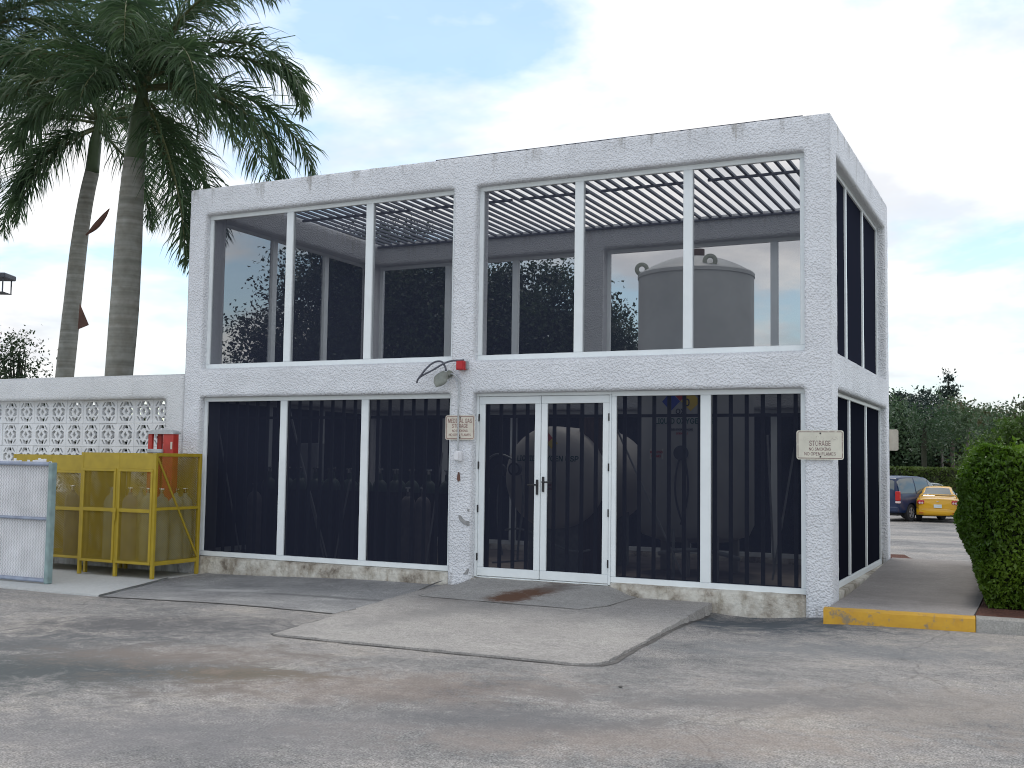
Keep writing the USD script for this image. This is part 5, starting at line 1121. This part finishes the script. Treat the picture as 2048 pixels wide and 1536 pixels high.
def car(name, label, loc, rz, stations, paint, wheels, wr, glass_rows, rear_glass, front_glass, extras):
    c = thing(name, label, 'car', loc, rz); R_ = loft(stations); k, n = R_.shape[:2]
    v = R_.reshape(-1, 3); f = []
    for i in range(k - 1):
        for j in range(n): a, b_ = i * n + j, i * n + (j + 1) % n; f += [[a, b_, b_ + n], [a, b_ + n, a + n]]
    c0, c1_ = len(v), len(v) + 1; v = np.vstack([v, R_[0].mean(0), R_[-1].mean(0)])
    for j in range(n): f += [[c0, (j + 1) % n, j], [c1_, (k - 1) * n + j, (k - 1) * n + (j + 1) % n]]
    f = np.array(f); tmm = trimesh.Trimesh(v, f, process=False)
    if tmm.volume < 0: f = f[:, ::-1]
    M = manifold3d.Manifold(manifold3d.Mesh(np.asarray(v, np.float32), np.asarray(f, np.uint32)))
    ww = max(s_[1] for s_ in stations)
    for (wx) in wheels:
        for sg in (-1, 1):
            cyl = manifold3d.Manifold.cylinder(.30, wr + .06, wr + .06, 28).rotate([90, 0, 0]).translate([wx, sg * (ww + .05) + .15 - .0, wr + .01]); M = M - cyl
    obj('body', M, paint, c, smooth=32)

    def glass(rows, cols, nm):
        q = []
        for i in range(rows[0], rows[1]):
            for j in range(cols[0], cols[1]): q.append((i, j))
        P_ = {}; V_, F_ = [], []
        ii = list(range(rows[0], rows[1] + 1)); jj = list(range(cols[0], cols[1] + 1)); G = R_[np.ix_(ii, [j % n for j in jj])]
        cen = G.reshape(-1, 3).mean(0); mid = R_[(rows[0] + rows[1]) // 2].mean(0)
        nrm = np.cross(G[-1, 0] - G[0, 0], G[0, -1] - G[0, 0]); nrm /= np.linalg.norm(nrm); nrm = -nrm if np.dot(nrm, cen - mid - [0, 0, -.2]) < 0 else nrm
        G = (G - cen) * np.array([.94, .94, .90]) + cen + nrm * .012; a_, b2 = G.shape[:2]
        for i in range(a_ - 1):
            for j in range(b2 - 1): p = i * b2 + j; F_ += [[p, p + 1, p + b2 + 1], [p, p + b2 + 1, p + b2]]
        obj(nm, (G.reshape(-1, 3), np.array(F_)), 'car_glass', c, smooth=True)
    for rows in glass_rows: glass(rows, (6, 8), 'side_window'); glass(rows, (n - 8, n - 6), 'side_window')
    glass(rear_glass, (8, n - 8), 'rear_window'); glass(front_glass, (8, n - 8), 'windscreen')
    for wx in wheels:
        for sg in (-1, 1):
            tz = lathe([(wr * .62, -.10), (wr * .9, -.105), (wr, -.08), (wr, .08), (wr * .9, .105), (wr * .62, .10)], 28); q = tz.vertices
            wh = obj('wheel', (np.stack([q[:, 0] + wx, q[:, 2] * sg + sg * (ww - .11), q[:, 1] + wr], 1), tz.faces if sg < 0 else tz.faces[:, ::-1]), 'rubber', c, smooth=35)
            b_ = MB(); yo = sg * (ww - .03)
            dk = trimesh.creation.cylinder(wr * .64, .02, sections=24); dk.apply_transform(trimesh.transformations.rotation_matrix(PI / 2, [1, 0, 0])); dk.apply_translation([wx, yo - sg * .06, wr]); obj('hub', dk, 'black', wh)
            for q_ in range(5):
                a = q_ * 2 * PI / 5 + .3; b_.tube([(wx, yo, wr), (wx + math.cos(a) * wr * .62, yo, wr + math.sin(a) * wr * .62)], .038, 6)
            rg_ = trimesh.creation.torus(wr * .60, .022, 28, 8); rg_.apply_transform(trimesh.transformations.rotation_matrix(PI / 2, [1, 0, 0])); rg_.apply_translation([wx, yo, wr]); b_.tm(rg_)
            obj('rim', b_.mesh(), 'rim', wh, smooth=40)
    obj('underbody', MB().box(stations[0][0] + .25, stations[-1][0] - .25, -ww + .22, ww - .22, .24, .40).mesh(), 'black', c)
    extras(c); return c


# x forwards; tail at 0
SED = [(0.02, .62, .34, .80, .88, .50), (0.06, .74, .28, .90, .96, .64), (0.18, .82, .30, .93, 1.00, .70), (0.55, .855, .29, .94, 1.03, .70), (0.78, .86, .29, .95, 1.06, .68), (1.05, .86, .29, .95, 1.25, .60), (1.38, .86, .29, .95, 1.41, .56), (1.75, .86, .29, .95, 1.46, .56), (2.25, .86, .29, .94, 1.47, .56), (2.70, .86, .29, .94, 1.41, .57), (3.05, .86, .29, .93, 1.20, .62), (3.36, .86, .29, .92, 1.00, .70), (3.75, .85, .28, .86, .94, .68), (4.15, .80, .24, .76, .84, .60), (4.36, .68, .28, .66, .72, .50), (4.42, .52, .34, .58, .62, .40)]


def sedan_rear(plate_text):
    def ex(c):
        for sg in (-1, 1):
            tl = obj('tail_light', MB().box(-.005, .16, sg * .50, sg * .80, .73, .91, .05).mesh(), 'tail_red', c)
            for yy in (.60, .70): g = trimesh.creation.cylinder(.042, .012, sections=16); g.apply_transform(trimesh.transformations.rotation_matrix(PI / 2, [0, 1, 0])); g.apply_translation([-.008, sg * yy, .80]); obj('lens', g, 'tail_clear', tl)
            obj('reflector', MB().box(-.058, -.02, sg * .56, sg * .74, .37, .40).mesh(), 'tail_red', c)
        # bumper
        b = MB(); pr = [(-.045, .34), (-.06, .42), (-.055, .51), (-.02, .565), (.12, .57), (.12, .32), (.0, .30)]
        t = trimesh.creation.extrude_polygon(Polygon(pr), 1.62, engine='earcut'); vv = t.vertices; yy = vv[:, 2] - .81; bend = .16 * (np.abs(yy) / .81) ** 4
        # more rows across the width
        rows = 19; P_ = np.array(pr); Vb = []
        for i in range(rows):
            y = -.83 + 1.66 * i / (rows - 1); bd = .20 * (abs(y) / .83) ** 4
            Vb += [(px + bd, y, pz) for px, pz in pr]
        Vb = np.array(Vb); m_ = len(pr); Fb = []
        for i in range(rows - 1):
            for j in range(m_): a, b_ = i * m_ + j, i * m_ + (j + 1) % m_; Fb += [[a, b_, b_ + m_], [a, b_ + m_, a + m_]]
        Fb += [[0, j + 1, j] for j in range(1, m_ - 1)] + [[(rows - 1) * m_, (rows - 1) * m_ + j, (rows - 1) * m_ + j + 1] for j in range(1, m_ - 1)]
        Fb = np.array(Fb); Fb = Fb if trimesh.Trimesh(Vb, Fb, process=False).volume > 0 else Fb[:, ::-1]
        obj('bumper', (Vb, Fb), c.GetCustomDataByKey('paint') or 'car_yellow', c, smooth=35)
        pl_ = obj('number_plate', MB().box(-.012, .06, -.155, .155, .60, .74, .004).mesh(), 'plate', c)
        obj('emblem', MB().tube([(.0, -.05, .88), (-.005, 0, .86), (.0, .05, .88)], .012, 6).mesh(), 'chrome', c)
        obj('spoiler', MB().tube(spline([(.16, -.72, 1.00), (.10, -.70, 1.09), (.06, -.55, 1.13), (.04, 0, 1.14), (.06, .55, 1.13), (.10, .70, 1.09), (.16, .72, 1.00)], 30), .022, 8).mesh(), 'car_yellow', c, smooth=True)
        obj('exhaust', MB().tube([(.1, -.5, .29), (-.03, -.5, .29)], .035, 10).mesh(), 'black', c)
    return ex


yc = at(1876, 1040, d=45.3)
hd = math.atan2(yc[1] - CAM[1], yc[0] - CAM[0])
car('sedan', 'bright yellow sedan with a thin boot spoiler seen from behind', (yc[0], yc[1], gz(yc[0], yc[1])), hd, SED, 'car_yellow', (0.92, 3.42), .31, [(5, 8), (8, 11)], (4, 6), (9, 11), sedan_rear(''))


def plain_rear(c):
    for sg in (-1, 1): obj('tail_light', MB().box(-.005, .14, sg * .52, sg * .80, .74, .90, .04).mesh(), 'tail_red', c)
    obj('number_plate', MB().box(-.012, .06, -.155, .155, .62, .76, .004).mesh(), 'plate', c)


sc_ = at(1893, 1000, d=52.5)
car('sedan', 'pale silver car of which only the roof shows behind the yellow sedan', (sc_[0], sc_[1], gz(sc_[0], sc_[1])), hd + .5, [(a, b_ , z1, z2, z3 + .05, w3) for (a, b_, z1, z2, z3, w3) in SED], 'car_silver', (0.92, 3.42), .31, [(5, 8), (8, 11)], (4, 6), (9, 11), plain_rear)
VAN = [(0.0, .78, .42, 1.02, 1.10, .66), (0.04, .88, .36, 1.08, 1.30, .74), (0.10, .92, .34, 1.12, 1.72, .72), (0.35, .94, .32, 1.13, 1.84, .72), (0.9, .95, .30, 1.13, 1.88, .73), (1.45, .95, .30, 1.12, 1.89, .73), (2.05, .95, .30, 1.11, 1.88, .73), (2.65, .95, .30, 1.10, 1.83, .72), (3.10, .95, .30, 1.09, 1.66, .70), (3.50, .94, .30, 1.08, 1.36, .74), (3.80, .93, .30, 1.06, 1.14, .78), (4.2, .91, .32, .98, 1.06, .74), (4.55, .84, .34, .86, .92, .64), (4.70, .68, .38, .74, .78, .5)]


def van_rear(c):
    for sg in (-1, 1):
        obj('tail_light', MB().box(-.01, .13, sg * .74, sg * .945, .86, 1.26, .03).mesh(), 'tail_red', c); obj('tail_light', MB().box(-.012, .12, sg * .75, sg * .944, .76, .855, .02).mesh(), 'tail_clear', c)
    obj('bumper', MB().box(-.05, .15, -.88, .88, .38, .62, .05).mesh(), 'car_navy', c); obj('number_plate', MB().box(-.03, .05, -.155, .155, .80, .94, .004).mesh(), 'plate', c)


wv = at(1823, 1036, d=46.0); hv = hd - math.radians(27)
# place so that the right rear wheel stands there
off = np.array([1.0 * math.cos(hv) + .93 * math.sin(hv), 1.0 * math.sin(hv) - .93 * math.cos(hv)])
car('minivan', 'dark blue tall family van partly hidden by the building corner', (wv[0] - off[0], wv[1] - off[1], gz(wv[0], wv[1])), hv, VAN, 'car_navy', (1.0, 3.75), .36, [(2, 5), (5, 7), (7, 9)], (1, 3), (8, 10), van_rear)

# ------------------------------------------------------------------ small things
lp = at(-6, 600, d=26); LPo = thing('lamp_post', 'dark box lantern on a post at the left picture edge', 'street lamp', (lp[0], lp[1], 0), AR)
zt_ = at(0, 548, d=26)[2]
obj('post', MB().tube([(0, 0, 0), (0, 0, zt_ - .42)], .05, 10).mesh(), 'slat_grey', LPo, smooth=40); obj('cap', MB().box(-.30, .30, -.30, .30, zt_ - .12, zt_, .02).mesh(), 'slat_grey', LPo)
b = MB()
for sx in (-1, 1):
    for sy in (-1, 1): b.box(sx * .22 - .012, sx * .22 + .012, sy * .22 - .012, sy * .22 + .012, zt_ - .44, zt_ - .12)
b.box(-.235, .235, -.235, .235, zt_ - .455, zt_ - .44); obj('lantern_frame', b.mesh(), 'slat_grey', LPo)
pp_ = at(2007, 1263, z=0.01); pv = trimesh.creation.icosphere(2, .055); pv.vertices = pv.vertices * [1.1, .7, .55] + (meshkit.noise(pv.vertices * 40)[:, None] - .5) * .03
LT_ = obj('paper_scrap', (pv.vertices + [pp_[0], pp_[1] - .03, .028], pv.faces), 'paper', label='crumpled white paper scrap lying against the grey kerb', cat='litter')
rng = np.random.default_rng(91); kk = 0
for (u, v_) in ((1241, 1375), (640, 1165)):
    p = at(u, v_, z=0.004); s_ = trimesh.creation.icosphere(1, .016); s_.vertices = s_.vertices * [1.3, .9, .6] * rng.uniform(.8, 1.2); 
    lab = ['small dark pebble alone on the asphalt below the apron', 'small dark clod on the strip under the left screens'][kk]; kk += 1
    obj('pebble', (s_.vertices + [p[0], p[1], gz(p[0], p[1]) + .011], s_.faces), 'crack', label=lab, cat='pebble')
